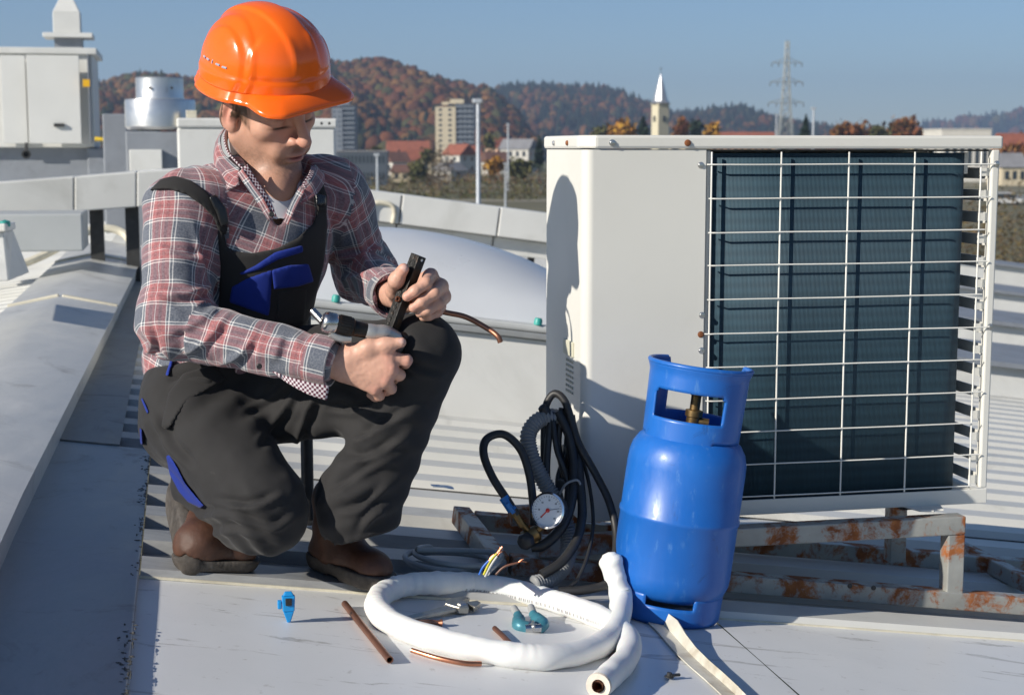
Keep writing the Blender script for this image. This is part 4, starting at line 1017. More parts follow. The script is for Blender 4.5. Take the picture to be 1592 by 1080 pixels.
for k in range(5):
    s_, an, _ = bone_coords(V, k); _, ac, _ = bone_coords(ctr, k); sel = np.where(kf == k)[0]
    aq = an[F[sel]]; da = aq - ac[sel][:, None]; aq = ac[sel][:, None] + (da + math.pi) % (2 * math.pi) - math.pi
    UVs[sel, :, 0] = aq * bones[k][2]; UVs[sel, :, 1] = s_[F[sel]]
def plaid_mat():
    t = NT('plaid_flannel'); uv = t.n('TexCoord').outputs['UV']
    ds = t.n('TexNoise'); ds.inputs['Scale'].default_value = 14; t.l(uv, ds.inputs['Vector'])
    vm = t.n('VectorMath', operation='MULTIPLY_ADD'); t.l(ds.outputs['Color'], vm.inputs[0]); vm.inputs[1].default_value = (.006, .006, 0); t.l(uv, vm.inputs[2])
    sx = t.n('SeparateXYZ'); t.l(vm.outputs[0], sx.inputs[0])
    slate, red, white, dred = (.078, .092, .125), (.36, .105, .11), (.78, .77, .75), (.23, .075, .085)
    def stripes(c, per, off):
        fr_ = t.math('FRACT', t.math('ADD', t.math('DIVIDE', c, per), off))
        nd = t.n('ValToRGB'); cr = nd.color_ramp; cr.interpolation = 'CONSTANT'
        st = [(0, slate), (.26, white), (.285, slate), (.325, white), (.345, red), (.43, dred), (.50, red), (.555, white), (.57, red), (.62, dred), (.70, red), (.775, white), (.795, slate), (.835, white), (.86, slate)]
        while len(cr.elements) < len(st): cr.elements.new(.5)
        for e_, (p, c_) in zip(cr.elements, st): e_.position = p; e_.color = (*c_, 1)
        t.l(fr_, nd.inputs[0]); return nd.outputs[0]
    cu, cv = stripes(sx.outputs[0], .098, .13), stripes(sx.outputs[1], .086, .2)
    base = t.mix(.5, cu, cv)
    nz = t.noise(260, 2, .5, uv); base = t.mix(.16, base, t.ramp(nz, [(.3, (.02, .02, .02)), (.7, (.55, .55, .55))]))
    t.set(base, .85, 0); t.b.inputs['Sheen Weight'].default_value = .25; t.b.inputs['Specular IOR Level'].default_value = .25
    t.bump(t.noise(420, 3, .6, uv), .25, .001); return t.m
M['plaid'] = plaid_mat()
person = None
shirt = mesh_obj('shirt', V, F, M['plaid'], None, UVs)

# ---- head and neck
HF = nrm(np.array([.70, -.58, -.40])); HL = nrm(np.cross(UP, HF)); HU = np.cross(HF, HL)
# slight roll of the head to his right
ro_ = math.radians(14); HL, HU = HL * math.cos(ro_) + HU * math.sin(ro_), HU * math.cos(ro_) - HL * math.sin(ro_)
HS = 1.12
HC = at(360, 176, 3.205) + HL * .074 * HS
def hp(x, y, z): return HC + (HF * x + HL * y + HU * z) * HS
g = Grid(np.minimum(hp(0, 0, 0), J['neck']) - .15, np.maximum(hp(0, 0, .03), J['neck']) + .15, .0024)
AX = (HF, HL, HU); sc = lambda *r: tuple(q * HS for q in r)
f = g.ell(hp(-.004, 0, .045), sc(.098, .076, .092), AX)
f = smin(f, g.ell(hp(.034, 0, -.028), sc(.060, .058, .078), AX), .03)
for s_ in (-1, 1):
    f = smin(f, g.cone(hp(.004, s_ * .056, -.048), hp(.070, s_ * .016, -.099), .020 * HS, .017 * HS), .028)     # jaw line
    f = smin(f, g.ell(hp(.062, s_ * .042, -.012), sc(.022, .022, .018), AX), .024)                              # cheekbone
    f = smin(f, g.cone(hp(.089, s_ * .012, .030), hp(.076, s_ * .046, .030), .012 * HS, .011 * HS), .018)       # brow
    f = smax(f, -g.ell(hp(.098, s_ * .030, .010), sc(.017, .018, .012), AX), .014)                              # socket
    f = smin(f, g.ell(hp(.0745, s_ * .031, .008), sc(.0155, .0165, .0145), AX), .004)                           # lidded eye
    f = smin(f, g.ell(hp(.1015, s_ * .0130, -.027), sc(.0115, .0068, .0078), AX), .007)                          # nose wing
    f = smin(f, g.ell(hp(.082, s_ * .024, -.050), sc(.018, .02, .022), AX), .02)                                # muzzle
f = smin(f, g.cone(hp(.092, 0, .026), hp(.121, 0, -.018), .0098 * HS, .0100 * HS), .012)                        # nose bridge
f = smin(f, g.ell(hp(.1215, 0, -.0235), sc(.0115, .0108, .0100), AX), .008)
for s_ in (-1, 1): f = smax(f, -g.ell(hp(.110, s_ * .0070, -.0350), sc(.005, .0036, .004), AX), .003)             # nostrils
f = smin(f, g.ell(hp(.084, 0, -.102), sc(.021, .024, .019), AX), .018)                                           # chin
f = smin(f, g.ell(hp(.0985, 0, -.0550), sc(.0105, .022, .0065), AX), .006)                                       # lips
f = smin(f, g.ell(hp(.0970, 0, -.0675), sc(.0105, .019, .0068), AX), .006)
f = smax(f, -g.ell(hp(.110, 0, -.0612), sc(.0125, .026, .0016), AX), .003)
f = smax(f, -g.ell(hp(.104, 0, -.0800), sc(.0100, .018, .0058), AX), .010)
f = smin(f, g.cone(hp(-.022, 0, -.045), J['neck'] - UP * .03 + RF * .0, .058, .066), .03)                        # neck
f = smin(f, g.cone(hp(.03, 0, -.10), at(424, 300, 3.24), .030, .050), .035)
for s_ in (-1, 1):                                                                                               # ears
    eax = (nrm(HF * .85 + HL * s_ * -.35 + HU * -.12), nrm(HL * s_ * .85 + HF * .35), HU)
    ear = g.ell(hp(-.004, s_ * .0765, -.002), sc(.0195, .0075, .033), eax)
    ear = smin(ear, g.ell(hp(.003, s_ * .0745, -.026), sc(.010, .006, .012), eax), .006)
    ear = smax(ear, -g.ell(hp(.001, s_ * .086, .000), sc(.0115, .0095, .021), eax), .005)
    ear = smin(ear, g.ell(hp(.003, s_ * .0765, -.003), sc(.006, .006, .014), eax), .004)
    f = smin(f, ear, .006)
V, F = nets(g, f); V = relax(V, F, 1, .4)
q = (V - HC) / HS; X_, Y_, Z_ = q @ HF, q @ HL, q @ HU
V = V + vnormals(V, F) * (vnoise(V * 130) * .00025 + vnoise(V * 40) * .0005)[:, None]
skin = np.array([.53, .295, .21]); C = np.tile(skin, (len(V), 1))
def gs(x0, y0, z0, sx, sy, sz, sym=True):
    yy = np.abs(Y_) if sym else Y_
    return np.exp(-((X_ - x0) / sx) ** 2 - ((yy - y0) / sy) ** 2 - ((Z_ - z0) / sz) ** 2)[:, None]
mixc = lambda C, w_, c: C * (1 - w_) + np.array(c) * w_
mot = (vnoise(V * 55) * .5 + vnoise(V * 120) * .5)[:, None]
C = C * (1 + .07 * mot)
C = mixc(C, .45 * gs(.09, .030, -.015, .04, .022, .018), [.56, .25, .19])            # flushed cheeks
C = mixc(C, .55 * gs(.118, 0, -.027, .02, .018, .014), [.58, .24, .18])              # nose tip
C = mixc(C, .6 * gs(-.004, .08, 0, .02, .012, .03), [.58, .24, .19])                 # ears
st = np.clip(gs(.075, .0, -.098, .042, .055, .036) + gs(.035, .055, -.075, .045, .03, .03) + .8 * gs(.10, 0, -.043, .02, .026, .008) + gs(.085, .03, -.075, .03, .014, .02), 0, 1)
C = mixc(C, np.clip(st * (.52 + .35 * vnoise(V * 420)[:, None]), 0, .7), [.24, .145, .10])  # stubble
lipw = np.clip(1.5 * gs(.106, 0, -.0612, .02, .020, .0085) - .25, 0, 1); C = mixc(C, lipw, [.44, .165, .14])
C = mixc(C, np.clip(1.3 * gs(.105, 0, -.0612, .02, .024, .0018), 0, .85), [.14, .045, .04])  # shade between the lips painted into the skin colour
C = mixc(C, np.clip(1.6 * gs(.092, .031, -.0025, .02, .017, .0022), 0, 1), [.035, .02, .015])   # lash line
C = mixc(C, np.clip(.7 * gs(.092, .031, .016, .02, .018, .003), 0, 1), [.30, .16, .12])          # shade in the lid crease, put into the skin colour
hairm = ((Z_ > .018) & (X_ < .030) & (np.abs(Y_) > .045) & (X_ > -.0) & (Z_ < .08)) | ((X_ < -.012) & (Z_ > -.045) & (q @ HU > -.05)) | (Z_ > .07)
side = np.clip((.046 - X_) / .010, 0, 1) * np.clip((Z_ + .012 + (X_ - .012) * .5) / .010, 0, 1) * (np.abs(Y_) > .04) * (X_ > .006)
hw = np.clip(np.maximum(hairm * 1.0, side) * (.85 + .5 * vnoise(np.stack([X_ * 300, Y_ * 300, Z_ * 60], 1))), 0, 1)[:, None]
C = mixc(C, hw, [.07, .042, .025]); C = mixc(C, np.clip(1.2 * gs(.09, .033, .034, .03, .02, .0045), 0, .9), [.09, .055, .035])
bodyV, bodyF, bodyC = [V], [F], [C]
off = len(V)
# ---- hands
def hand(prims, lo_hi_pts, nails, tipcol):
    global off
    lo, hi = bbox(lo_hi_pts, .035); g = Grid(lo, hi, .0015); f = None
    for (a, b, ra, rb, k) in prims:
        d = g.cone(at(*a), at(*b), ra, rb); f = d if f is None else smin(f, d, k)
    V, F = nets(g, f); V = relax(V, F, 1, .4)
    V = V + vnormals(V, F) * (vnoise(V * 170) * .0004 + vnoise(V * 70) * .0006)[:, None]
    C = np.tile(np.array([.56, .32, .235]), (len(V), 1)) * (1 + .09 * (vnoise(V * 60) * .6 + vnoise(V * 140) * .4)[:, None])
    for p in tipcol:
        w_ = .5 * np.exp(-(np.linalg.norm(V - at(*p), axis=1) / .013) ** 2)[:, None]; C = C * (1 - w_) + np.array([.60, .27, .21]) * w_
    for p, r in nails:
        w_ = np.clip(1.6 * np.exp(-(np.linalg.norm(V - at(*p), axis=1) / r) ** 4) - .3, 0, 1)[:, None] * .8; C = C * (1 - w_) + np.array([.66, .42, .36]) * w_
    bodyV.append(V); bodyF.append(F + off); bodyC.append(C); off += len(V)
def chain(pts, radii, k): return [(pts[i], pts[i + 1], radii[i], radii[i + 1], k) for i in range(len(pts) - 1)]
W = 0
RH = [((495, 565, 3.0), (534, 565, 2.998), .029, .028, .01)]
mcps = [((602, 553, 2.982), .0150), ((608, 572, 2.980), .0150), ((599, 590, 2.984), .0145), ((583, 603, 2.990), .0130)]
for i, ((x, y, Y), r) in enumerate(mcps):
    RH.append(((538, 553 + 8 * i, 2.998), (x, y, Y), .0205, r, .018))
RH += chain([(602, 554, 2.984), (632, 560, 2.988), (630, 565, 3.016), (612, 565, 3.032)], [.0135, .0112, .0100, .0090], .005)
RH += chain([(608, 574, 2.984), (621, 583, 3.002), (612, 589, 3.030), (600, 585, 3.036)], [.0135, .0112, .0100, .0090], .005)
RH += chain([(599, 592, 2.988), (608, 604, 3.004), (600, 608, 3.030), (590, 603, 3.036)], [.0130, .0108, .0095, .0085], .005)
RH += chain([(583, 605, 2.994), (590, 615, 3.008), (584, 617, 3.028), (576, 613, 3.034)], [.0118, .0098, .0086, .0078], .005)
RH += chain([(548, 551, 2.992), (572, 541, 2.980), (600, 536, 2.974), (624, 532, 2.972)], [.0200, .0165, .0130, .0098], .012)
RH += [((604, 595, 2.992), (604, 595, 2.992), .0085, .0085, .008)]
hand(RH, [at(*p) for p in ((495, 550, 3.0), (640, 525, 2.97), (600, 625, 3.05))], [((625, 529.5, 2.962), .0075)], [(602, 553, 2.97), (608, 572, 2.97), (599, 590, 2.97), (634, 561, 2.98), (583, 605, 2.98)])
LH = [((606, 456, 3.22), (622, 462, 3.15), .028, .026, .01)]
for (x, y, Y), r, o in (((670, 428, 3.085), .0140, 0), ((686, 444, 3.09), .0145, 6), ((690, 461, 3.10), .0140, 12), ((683, 477, 3.11), .0125, 18)):
    LH.append(((628, 452 + o, 3.14), (x, y, Y), .0190, r, .016))
LH += chain([(670, 428, 3.085), (662, 440, 3.034), (645, 452, 3.022), (633, 461, 3.022)], [.0135, .0120, .0108, .0098], .005)
LH += chain([(686, 445, 3.088), (675, 456, 3.038), (655, 470, 3.026), (643, 478, 3.028)], [.0135, .0118, .0105, .0095], .005)
LH += chain([(690, 462, 3.098), (682, 472, 3.050), (664, 482, 3.036), (653, 487, 3.038)], [.0130, .0112, .0100, .0090], .005)
LH += chain([(683, 478, 3.108), (680, 485, 3.068), (667, 491, 3.054), (658, 493, 3.056)], [.0118, .0100, .0090, .0082], .005)
LH += chain([(620, 462, 3.14), (613, 452, 3.085), (616, 436, 3.045), (627, 418, 3.032)], [.020, .0165, .0142, .0112], .010)
hand(LH, [at(*p) for p in ((600, 470, 3.24), (640, 405, 3.02), (700, 495, 3.13))], [((629.5, 416, 3.021), .0082)], [(627, 418, 3.02), (633, 461, 3.01), (643, 478, 3.01), (670, 428, 3.07), (690, 461, 3.08)])
# ---- body hidden under the clothes keeps the figure one piece
lo, hi = bbox([J[k] for k in J], .12); g = Grid(lo, hi, .014)
f = torso(g, -.03)
for a, b, ra, rb in (('rsh', 'rel', .045, .038), ('rel', 'rwr', .036, .026), ('lsh', 'lel', .042, .036), ('lel', 'lwr', .034, .026), ('rhip', 'rkn', .075, .05), ('rkn', 'rank', .045, .035), ('lhip', 'lkn', .075, .05), ('lkn', 'lank', .045, .035), ('pel', 'waist', .10, .09)):
    f = smin(f, g.cone(J[a], J[b], ra, rb), .03)
V, F = nets(g, f); bodyV.append(V); bodyF.append(F + off); bodyC.append(np.tile(skin, (len(V), 1))); off += len(V)
def skin_mat():
    t = NT('skin'); a = t.n('Attribute', attribute_name='Col')
    t.set(a.outputs['Color'], t.ramp(t.noise(90, 3, .6, t.obj()), [(.3, (.40,) * 3), (.7, (.56,) * 3)]), 0)
    t.b.inputs['Subsurface Weight'].default_value = .12; t.b.inputs['Subsurface Radius'].default_value = (.012, .005, .003); t.b.inputs['Subsurface Scale'].default_value = .5
    t.b.inputs['Specular IOR Level'].default_value = .4
    vo = t.n('TexVoronoi', feature='DISTANCE_TO_EDGE'); vo.inputs['Scale'].default_value = 420; t.l(t.obj(), vo.inputs['Vector']); t.bump(t.mix(.5, t.noise(700, 4, .65, t.obj()), vo.outputs['Distance']), .45, .0009); return t.m
person = mesh_obj('person', np.concatenate(bodyV), np.concatenate(bodyF), skin_mat(), None, None, np.concatenate(bodyC))
tag(person, 'man in orange hard hat, plaid shirt and dark dungarees crouching over flaring tools', 'person')
shirt.parent = person

# ---- white tee in the open collar
g = Grid(at(380, 345, 3.1) - np.array([0, .0, 0]), at(480, 255, 3.36) + np.array([.0, 0, 0]), .004)
f = np.maximum(np.maximum(torso(g, -.010), g.y - 3.27), g.poly([(396, 296), (410, 301), (430, 302), (446, 292), (460, 268), (470, 272), (455, 345), (425, 352), (398, 330)]))
V, F = nets(g, f); mesh_obj('tee_shirt', relax(V, F, 2), F, simple('white_cotton', (.74, .75, .78), .8, 0, .04, 30), person)

# ---- collar leaves, placket, cuff lining
def leaf(name, rows, mat, th=.0032, sub=2, uvs=.0):
    P = [[at(*p) for p in r] for r in rows]; P = [spline(r, 5) for r in P]; n = len(P[0]); cols = [spline([P[j][i] for j in range(len(P))], 5) for i in range(n)]
    H_, W_ = len(cols[0]), n; V = np.array([cols[i][j] for j in range(H_) for i in range(W_)]); F = np.array([(j * W_ + i, j * W_ + i + 1, (j + 1) * W_ + i + 1, (j + 1) * W_ + i) for j in range(H_ - 1) for i in range(W_ - 1)])
    uu = np.zeros(len(V)); vv = np.zeros(len(V))
    for j in range(H_):
        for i in range(W_):
            k = j * W_ + i
            uu[k] = uu[k - 1] + np.linalg.norm(V[k] - V[k - 1]) if i else uvs
            vv[k] = vv[k - W_] + np.linalg.norm(V[k] - V[k - W_]) if j else 0
    o = mesh_obj(name, V, F, mat, person, np.stack([uu, vv], 1)[F]); md = o.modifiers.new('solid', 'SOLIDIFY'); md.thickness = th; md.offset = 0; return o
def gingham_mat():
    t = NT('gingham'); uv = t.n('TexCoord').outputs['UV']; ck = t.n('TexChecker'); ck.inputs['Scale'].default_value = 210; t.l(uv, ck.inputs['Vector'])
    ck.inputs['Color1'].default_value = (.55, .5, .52, 1); ck.inputs['Color2'].default_value = (.09, .02, .04, 1); t.set(ck.outputs['Color'], .85, 0); return t.m
M['gingham'] = gingham_mat()
leaf('collar_leaf', [[(350, 199, 3.31), (343, 214, 3.26), (347, 236, 3.215), (361, 252, 3.185), (373, 262, 3.17)], [(343, 208, 3.32), (337, 226, 3.25), (340, 250, 3.195), (354, 272, 3.165), (371, 277, 3.155)], [(336, 222, 3.31), (333, 240, 3.24), (336, 264, 3.185), (346, 296, 3.150), (372, 287, 3.145)]], M['plaid'], uvs=.03)
leaf('collar_stand', [[(353, 197, 3.325), (348, 212, 3.262), (353, 234, 3.22), (366, 250, 3.188), (384, 268, 3.165)], [(357, 208, 3.325), (353, 222, 3.262), (360, 244, 3.22), (374, 262, 3.188), (392, 282, 3.160)]], M['gingham'])
leaf('collar_lining', [[(353, 197, 3.325), (362, 199, 3.36), (374, 203, 3.38)], [(350, 214, 3.33), (360, 216, 3.36), (374, 216, 3.38)]], M['gingham'])
leaf('placket', [[(376, 262, 3.160), (392, 284, 3.150), (408, 306, 3.140), (424, 336, 3.138)], [(384, 256, 3.172), (399, 280, 3.160), (414, 303, 3.148), (431, 338, 3.138)]], M['gingham'])
leaf('placket_edge', [[(369, 270, 3.158), (384, 292, 3.146), (399, 314, 3.137), (418, 345, 3.132)], [(377, 263, 3.156), (393, 285, 3.147), (409, 307, 3.138), (425, 338, 3.134)]], M['plaid'], uvs=.04)
leaf('collar_leaf', [[(489, 256, 3.30), (486, 266, 3.24), (478, 280, 3.195), (466, 292, 3.175)], [(497, 264, 3.295), (496, 276, 3.235), (486, 292, 3.190), (470, 304, 3.168)], [(504, 272, 3.29), (503, 286, 3.23), (490, 304, 3.185), (468, 318, 3.160)]], M['plaid'])
leaf('collar_lining', [[(483, 258, 3.27), (480, 270, 3.215), (470, 286, 3.180)], [(491, 260, 3.275), (487, 274, 3.215), (474, 292, 3.178)]], M['gingham'])
leaf('placket_edge', [[(466, 290, 3.175), (452, 316, 3.155), (440, 344, 3.140)], [(475, 296, 3.172), (461, 322, 3.150), (448, 350, 3.138)]], M['plaid'], uvs=.05)
leaf('cuff_lining', [[(424, 577, 2.985), (450, 586, 2.962), (480, 594, 2.948), (512, 600, 2.945)], [(430, 582, 2.985), (452, 598, 2.958), (482, 614, 2.945), (508, 622, 2.945)]], M['gingham'])
m = MB(); P = at(422, 333, 3.128); m.lathe([(.0055, 0), (.0055, .002), (.004, .003), (0, .0025)], P, nrm(CAMP - P), 16); m.build('shirt_button', M['black_rubber'], person, smooth=40)
P = at(403, 569, 2.945); m = MB(); m.lathe([(.0055, 0), (.0055, .002), (.004, .003), (0, .0025)], P, nrm(CAMP - P + np.array([0, 0, -1.])), 16); m.build('shirt_button', M['black_rubber'], person, smooth=40)
# cuff band
def cuffband(c0, d, r, name):
    m = MB(); m.lathe([(r - .002, -.046), (r + .0035, -.045), (r + .0045, -.02), (r + .0035, .002), (r - .001, .003), (r - .006, -.006)], c0, d, 40, caps=False)
    o = m.build(name, M['plaid'], person, smooth=60); me = o.data; ul = me.uv_layers.new(name='UVMap'); e = nrm(np.cross(d, UP)); e2 = np.cross(d, e)
    for p in me.polygons:
        a0 = None
        for li in p.loop_indices:
            q = np.array(me.vertices[me.loops[li].vertex_index].co) - c0; an = math.atan2(q @ e2, q @ e)
            if a0 is not None and an - a0 > math.pi: an -= 2 * math.pi
            if a0 is not None and a0 - an > math.pi: an += 2 * math.pi
            a0 = an if a0 is None else a0; ul.data[li].uv = (an * r, q @ d)
    return o
cuffband(at(516, 564, 2.988), dR, .0455, 'cuff'); cuffband(J['lwr'] + dL * .004, dL, .0475, 'cuff')
# ---- dungarees: trousers, bib, straps, pockets
def cloth_dark(name, c, bump=.3):
    t = NT(name); p = t.obj(); b = t.ramp(t.noise(14, 5, .65, p), [(.3, tuple(np.array(c) * .88)), (.7, tuple(np.array(c) * 1.12))])
    b = t.mix(t.ramp(t.noise(45, 5, .7, p), [(.68, (0, 0, 0)), (.80, (.25,) * 3)]), b, (.10, .095, .085, 1))
    t.set(b, .82, 0); t.b.inputs['Sheen Weight'].default_value = .06; t.b.inputs['Specular IOR Level'].default_value = .3
    wv = t.n('TexWave'); wv.inputs['Scale'].default_value = 420; wv.bands_direction = 'DIAGONAL'; t.l(p, wv.inputs['Vector'])
    t.bump(t.mix(.5, t.noise(600, 3, .6, p), wv.outputs['Fac']), bump, .0007); return t.m
M['charcoal'] = cloth_dark('charcoal_twill', (.0205, .0198, .0202)); M['royal'] = cloth_dark('royal_blue_twill', (.007, .024, .21))
def trousers(g):
    f = g.cone(J['pel'], at(332, 575, 3.30), .137, .134)
    f = smin(f, g.cone(J['pel'], at(285, 668, 3.31), .12, .088), .05)
    f = smin(f, g.cone(J['rhip'], J['rkn'], .108, .084), .05)
    f = smin(f, g.cone(at(405, 792, 3.03), at(312, 755, 3.24), .078, .062), .03)
    f = smin(f, g.cone(at(420, 812, 3.0), at(385, 812, 3.06), .062, .06), .03)
    f2 = g.cone(J['lhip'], J['lkn'], .108, .076)
    f2 = smin(f2, g.cone(J['lkn'], at(560, 790, 3.085), .073, .080), .022)
    f2 = smin(f2, g.cone(at(556, 770, 3.085), at(556, 818, 3.085), .081, .074), .03)
    f = smin(f, f2, .03)
    return smin(f, g.cone(at(430, 630, 3.24), at(560, 622, 3.15), .082, .070), .05)
lo, hi = bbox([J[k] for k in ('pel', 'rkn', 'rank', 'lkn', 'lank', 'rhip')] + [at(332, 560, 3.3), at(430, 860, 3.0)], .13); g = Grid(lo, hi, .005)
f = trousers(g)
f = np.maximum(f, -g.half(at(545, 836, 3.08), nrm(np.array([-.25, .1, 1]))))            # left hem
f = np.maximum(f, -np.where(g.x < at(345, 800, 3.2)[0], g.half(at(292, 800, 3.25), nrm(np.array([.75, -.2, .5]))), 1))
wb = g.half(at(330, 542, 3.3), nrm(np.array([-.30, 0, 1])))                              # waistband
f = np.maximum(f, np.where(g.x < at(430, 560, 3.2)[0], wb, -1))
f = np.maximum(f, -g.cone(at(548, 842, 3.08), at(556, 800, 3.08), .062, .05))            # hollow hem
V, F = nets(g, f); V = relax(V, F, 2)
N = vnormals(V, F)
def fold(c, ax, wdt, ln, amp, ph=0.0):     # a drag fold: wave across 'ax', fading with distance
    q = V - c; s_ = q @ nrm(ax); r2 = (np.linalg.norm(q, axis=1) / ln) ** 2
    return amp * np.exp(-r2) * np.sin(2 * math.pi * s_ / wdt + ph + 1.2 * vnoise(V * 9))
D_ = vnoise(np.stack([V[:, 0] * 13 + V[:, 2] * 7, V[:, 1] * 10, V[:, 2] * 9 - V[:, 0] * 6], 1)) * .0062 + vnoise(V * 26) * .0028 + vnoise(V * 60) * .0008
D_ += fold(at(560, 660, 3.02), np.array([.5, 0, 1]), .055, .13, .0065) + fold(at(470, 600, 3.1), np.array([-.3, 0, 1]), .06, .12, .007)
D_ += fold(at(380, 830, 2.95), np.array([1, 0, .6]), .045, .09, .0055) + fold(at(570, 770, 3.0), np.array([-.3, 0, 1]), .05, .1, .0075, 1) + fold(at(300, 620, 3.1), np.array([-.6, 0, .8]), .07, .12, .006)
D_ += fold(at(640, 560, 3.02), np.array([.9, 0, .5]), .07, .08, .004)
V = V + N * (D_ * .7 + creases(V, N, [[(470, 575), (430, 612), (372, 640)], [(468, 592), (440, 640), (395, 690)], [(500, 600), (470, 660), (455, 720)], [(300, 838), (360, 826), (440, 842)], [(296, 806), (350, 800), (420, 822), (462, 800)], [(330, 784), (390, 790), (440, 770)], [(475, 700), (486, 745), (470, 800)], [(545, 692), (590, 668), (648, 634)], [(540, 715), (580, 712), (640, 672)], [(512, 772), (560, 742), (616, 705)], [(520, 800), (565, 790), (606, 752)], [(505, 640), (560, 640), (610, 610)], [(600, 540), (640, 575), (690, 588)], [(262, 600), (300, 590), (345, 600)], [(238, 640), (262, 690), (300, 735)], [(560, 600), (600, 585), (650, 590)], [(560, 830), (580, 800), (598, 790)]], 6.0, .0085))[:, None]
tr = mesh_obj('dungarees', V, F, M['charcoal'], person); tr['label'] = 'dark charcoal bib dungarees with royal blue pockets'
def patch(name, base, polys, mat, h=.004, ymax=9, sub=None, box=None, parent=tr, disp=0.0):
    pts = [p for q in polys for p in q]; xs = [p[0] for p in pts]; ys = [p[1] for p in pts]
    Y0, Y1 = box
    c = [at(x, y, Y) for x in (min(xs) - 5, max(xs) + 5) for y in (min(ys) - 5, max(ys) + 5) for Y in (Y0, Y1)]
    lo, hi = np.min(c, 0), np.max(c, 0); lo[1], hi[1] = Y0, Y1; g = Grid(lo, hi, h); m_ = None
    for q in polys: d = g.poly(q); m_ = d if m_ is None else np.minimum(m_, d)
    f = smax(base(g), m_, .003); f = np.maximum(f, g.y - ymax)
    V, F = nets(g, f); V = relax(V, F, 2)
    if disp: V = V + vnormals(V, F) * (vnoise(V * 22) * disp)[:, None]
    return mesh_obj(name, V, F, mat, parent)
bibp = [(346, 352), (352, 384), (366, 392), (392, 394), (430, 386), (462, 372), (486, 348), (497, 312), (508, 306), (509, 352), (503, 410), (494, 450), (484, 500), (478, 545), (330, 560), (338, 490), (342, 430), (340, 385), (338, 356)]
patch('bib', lambda g: torso(g, .010), [bibp], M['charcoal'], .0042, 3.36, box=(3.05, 3.42), disp=.0022)
patch('strap', lambda g: smin(torso(g, .009), g.cone(J['rsh'], J['rel'], .087, .07), .03), [[(232, 296), (250, 278), (272, 273), (296, 280), (322, 298), (345, 326), (354, 352), (352, 366), (340, 360), (332, 338), (312, 318), (290, 303), (262, 294)]], M['charcoal'], .0042, 3.4, box=(2.98, 3.42))
patch('strap', lambda g: torso(g, .012), [[(484, 262), (497, 268), (509, 306), (508, 330), (494, 330), (490, 300)]], M['charcoal'], .0042, 3.40, box=(3.1, 3.42))
for poly in ([(324, 306), (336, 302), (352, 324), (356, 350), (344, 353), (336, 330)],):
    patch('buckle', lambda g: smin(torso(g, .019), g.cone(J['rsh'], J['rel'], .098, .07), .03), [poly], simple('black_plastic', (.015, .015, .016), .3), .003, 3.3, box=(2.98, 3.3))
patch('buckle', lambda g: torso(g, .018), [[(490, 300), (508, 304), (508, 320), (491, 320)]], simple('black_plastic', (.015, .015, .016), .3), .003, 3.4, box=(3.1, 3.4))
patch('bib_pocket', lambda g: torso(g, .0150), [[(360, 446), (384, 432), (420, 420), (424, 418), (420, 480), (418, 492), (356, 470)]], M['royal'], .004, 3.3, box=(3.05, 3.3))
patch('pocket_flap', lambda g: torso(g, .0175), [[(422, 420), (450, 412), (480, 410), (488, 438), (462, 446), (426, 450)]], M['royal'], .0036, 3.3, box=(3.05, 3.35))
patch('zip_band', lambda g: torso(g, .0150), [[(371, 425), (398, 412), (428, 392), (470, 381), (472, 392), (432, 404), (402, 420), (375, 428)]], M['royal'], .003, 3.3, box=(3.05, 3.35))
patch('front_pocket', lambda g: torso(g, .0130), [[(430, 452), (478, 446), (474, 500), (428, 505)]], M['charcoal'], .004, 3.3, box=(3.05, 3.35))
# blue side piping at the waist and a blue hem strip on the knee side
tb = lambda o: (lambda g: trousers(g) - o)
patch('side_pocket', tb(.005), [[(335, 566), (352, 590), (290, 625), (262, 668), (250, 664), (262, 610), (285, 580)]], M['charcoal'], .0045, 3.28, box=(2.95, 3.34))
patch('piping', tb(.005), [[(266, 556), (270, 560), (262, 585), (257, 583)]], M['royal'], .003, 3.3, box=(2.98, 3.34))
patch('piping', tb(.005), [[(218, 618), (222, 618), (232, 640), (229, 644)]], M['royal'], .003, 3.4, box=(3.05, 3.42))
patch('piping', tb(.005), [[(217, 664), (221, 668), (223, 692), (218, 690)]], M['royal'], .003, 3.4, box=(3.05, 3.45))
patch('blue_gusset', tb(.0045), [[(258, 708), (264, 706), (276, 726), (288, 750), (302, 768), (318, 786), (312, 790), (292, 780), (278, 764), (264, 738)]], M['royal'], .003, 3.3, box=(2.95, 3.34))
# ---- boots
def leather_mat(name, c0, c1):
    t = NT(name); p = t.obj(); b = t.ramp(t.noise(16, 6, .65, p), [(.3, c0), (.7, c1)]); b = t.mix(t.ramp(t.noise(40, 5, .7, p), [(.62, (0, 0, 0)), (.78, (.4,) * 3)]), b, (.13, .10, .075, 1))
    t.set(b, .62, 0); t.bump(t.noise(90, 5, .65, p), .5, .002); return t.m
M['leather'] = leather_mat('brown_leather', (.045, .019, .011), (.10, .042, .023)); M['sole'] = simple('rubber_sole', (.055, .047, .040), .8, 0, .4, 40, .5, 90, dirt=(.14, .13, .12, 1), damt=.5, dscale=14)
def boot(name, upper, sole_fn, pts, label):
    lo, hi = bbox(pts, .075); g = Grid(lo, hi, .003)
    u = upper(g, 0.0); s = sole_fn(g)
    V, F = nets(g, np.maximum(u, -(s - .0005))); V = relax(V, F, 1); N = vnormals(V, F); V = V + N * (vnoise(V * 55) * .0014 + vnoise(V * 22) * .0022)[:, None]
    b = mesh_obj(name, V, F, M['leather'], person); b['label'] = label
    V, F = nets(g, s); o = mesh_obj('sole', relax(V, F, 1), F, M['sole'], b)
    return b
RT = .027     # rib tops carry the boots
LB0, LB1 = on_roof(510, 884, RT), on_roof(588, 915, RT)
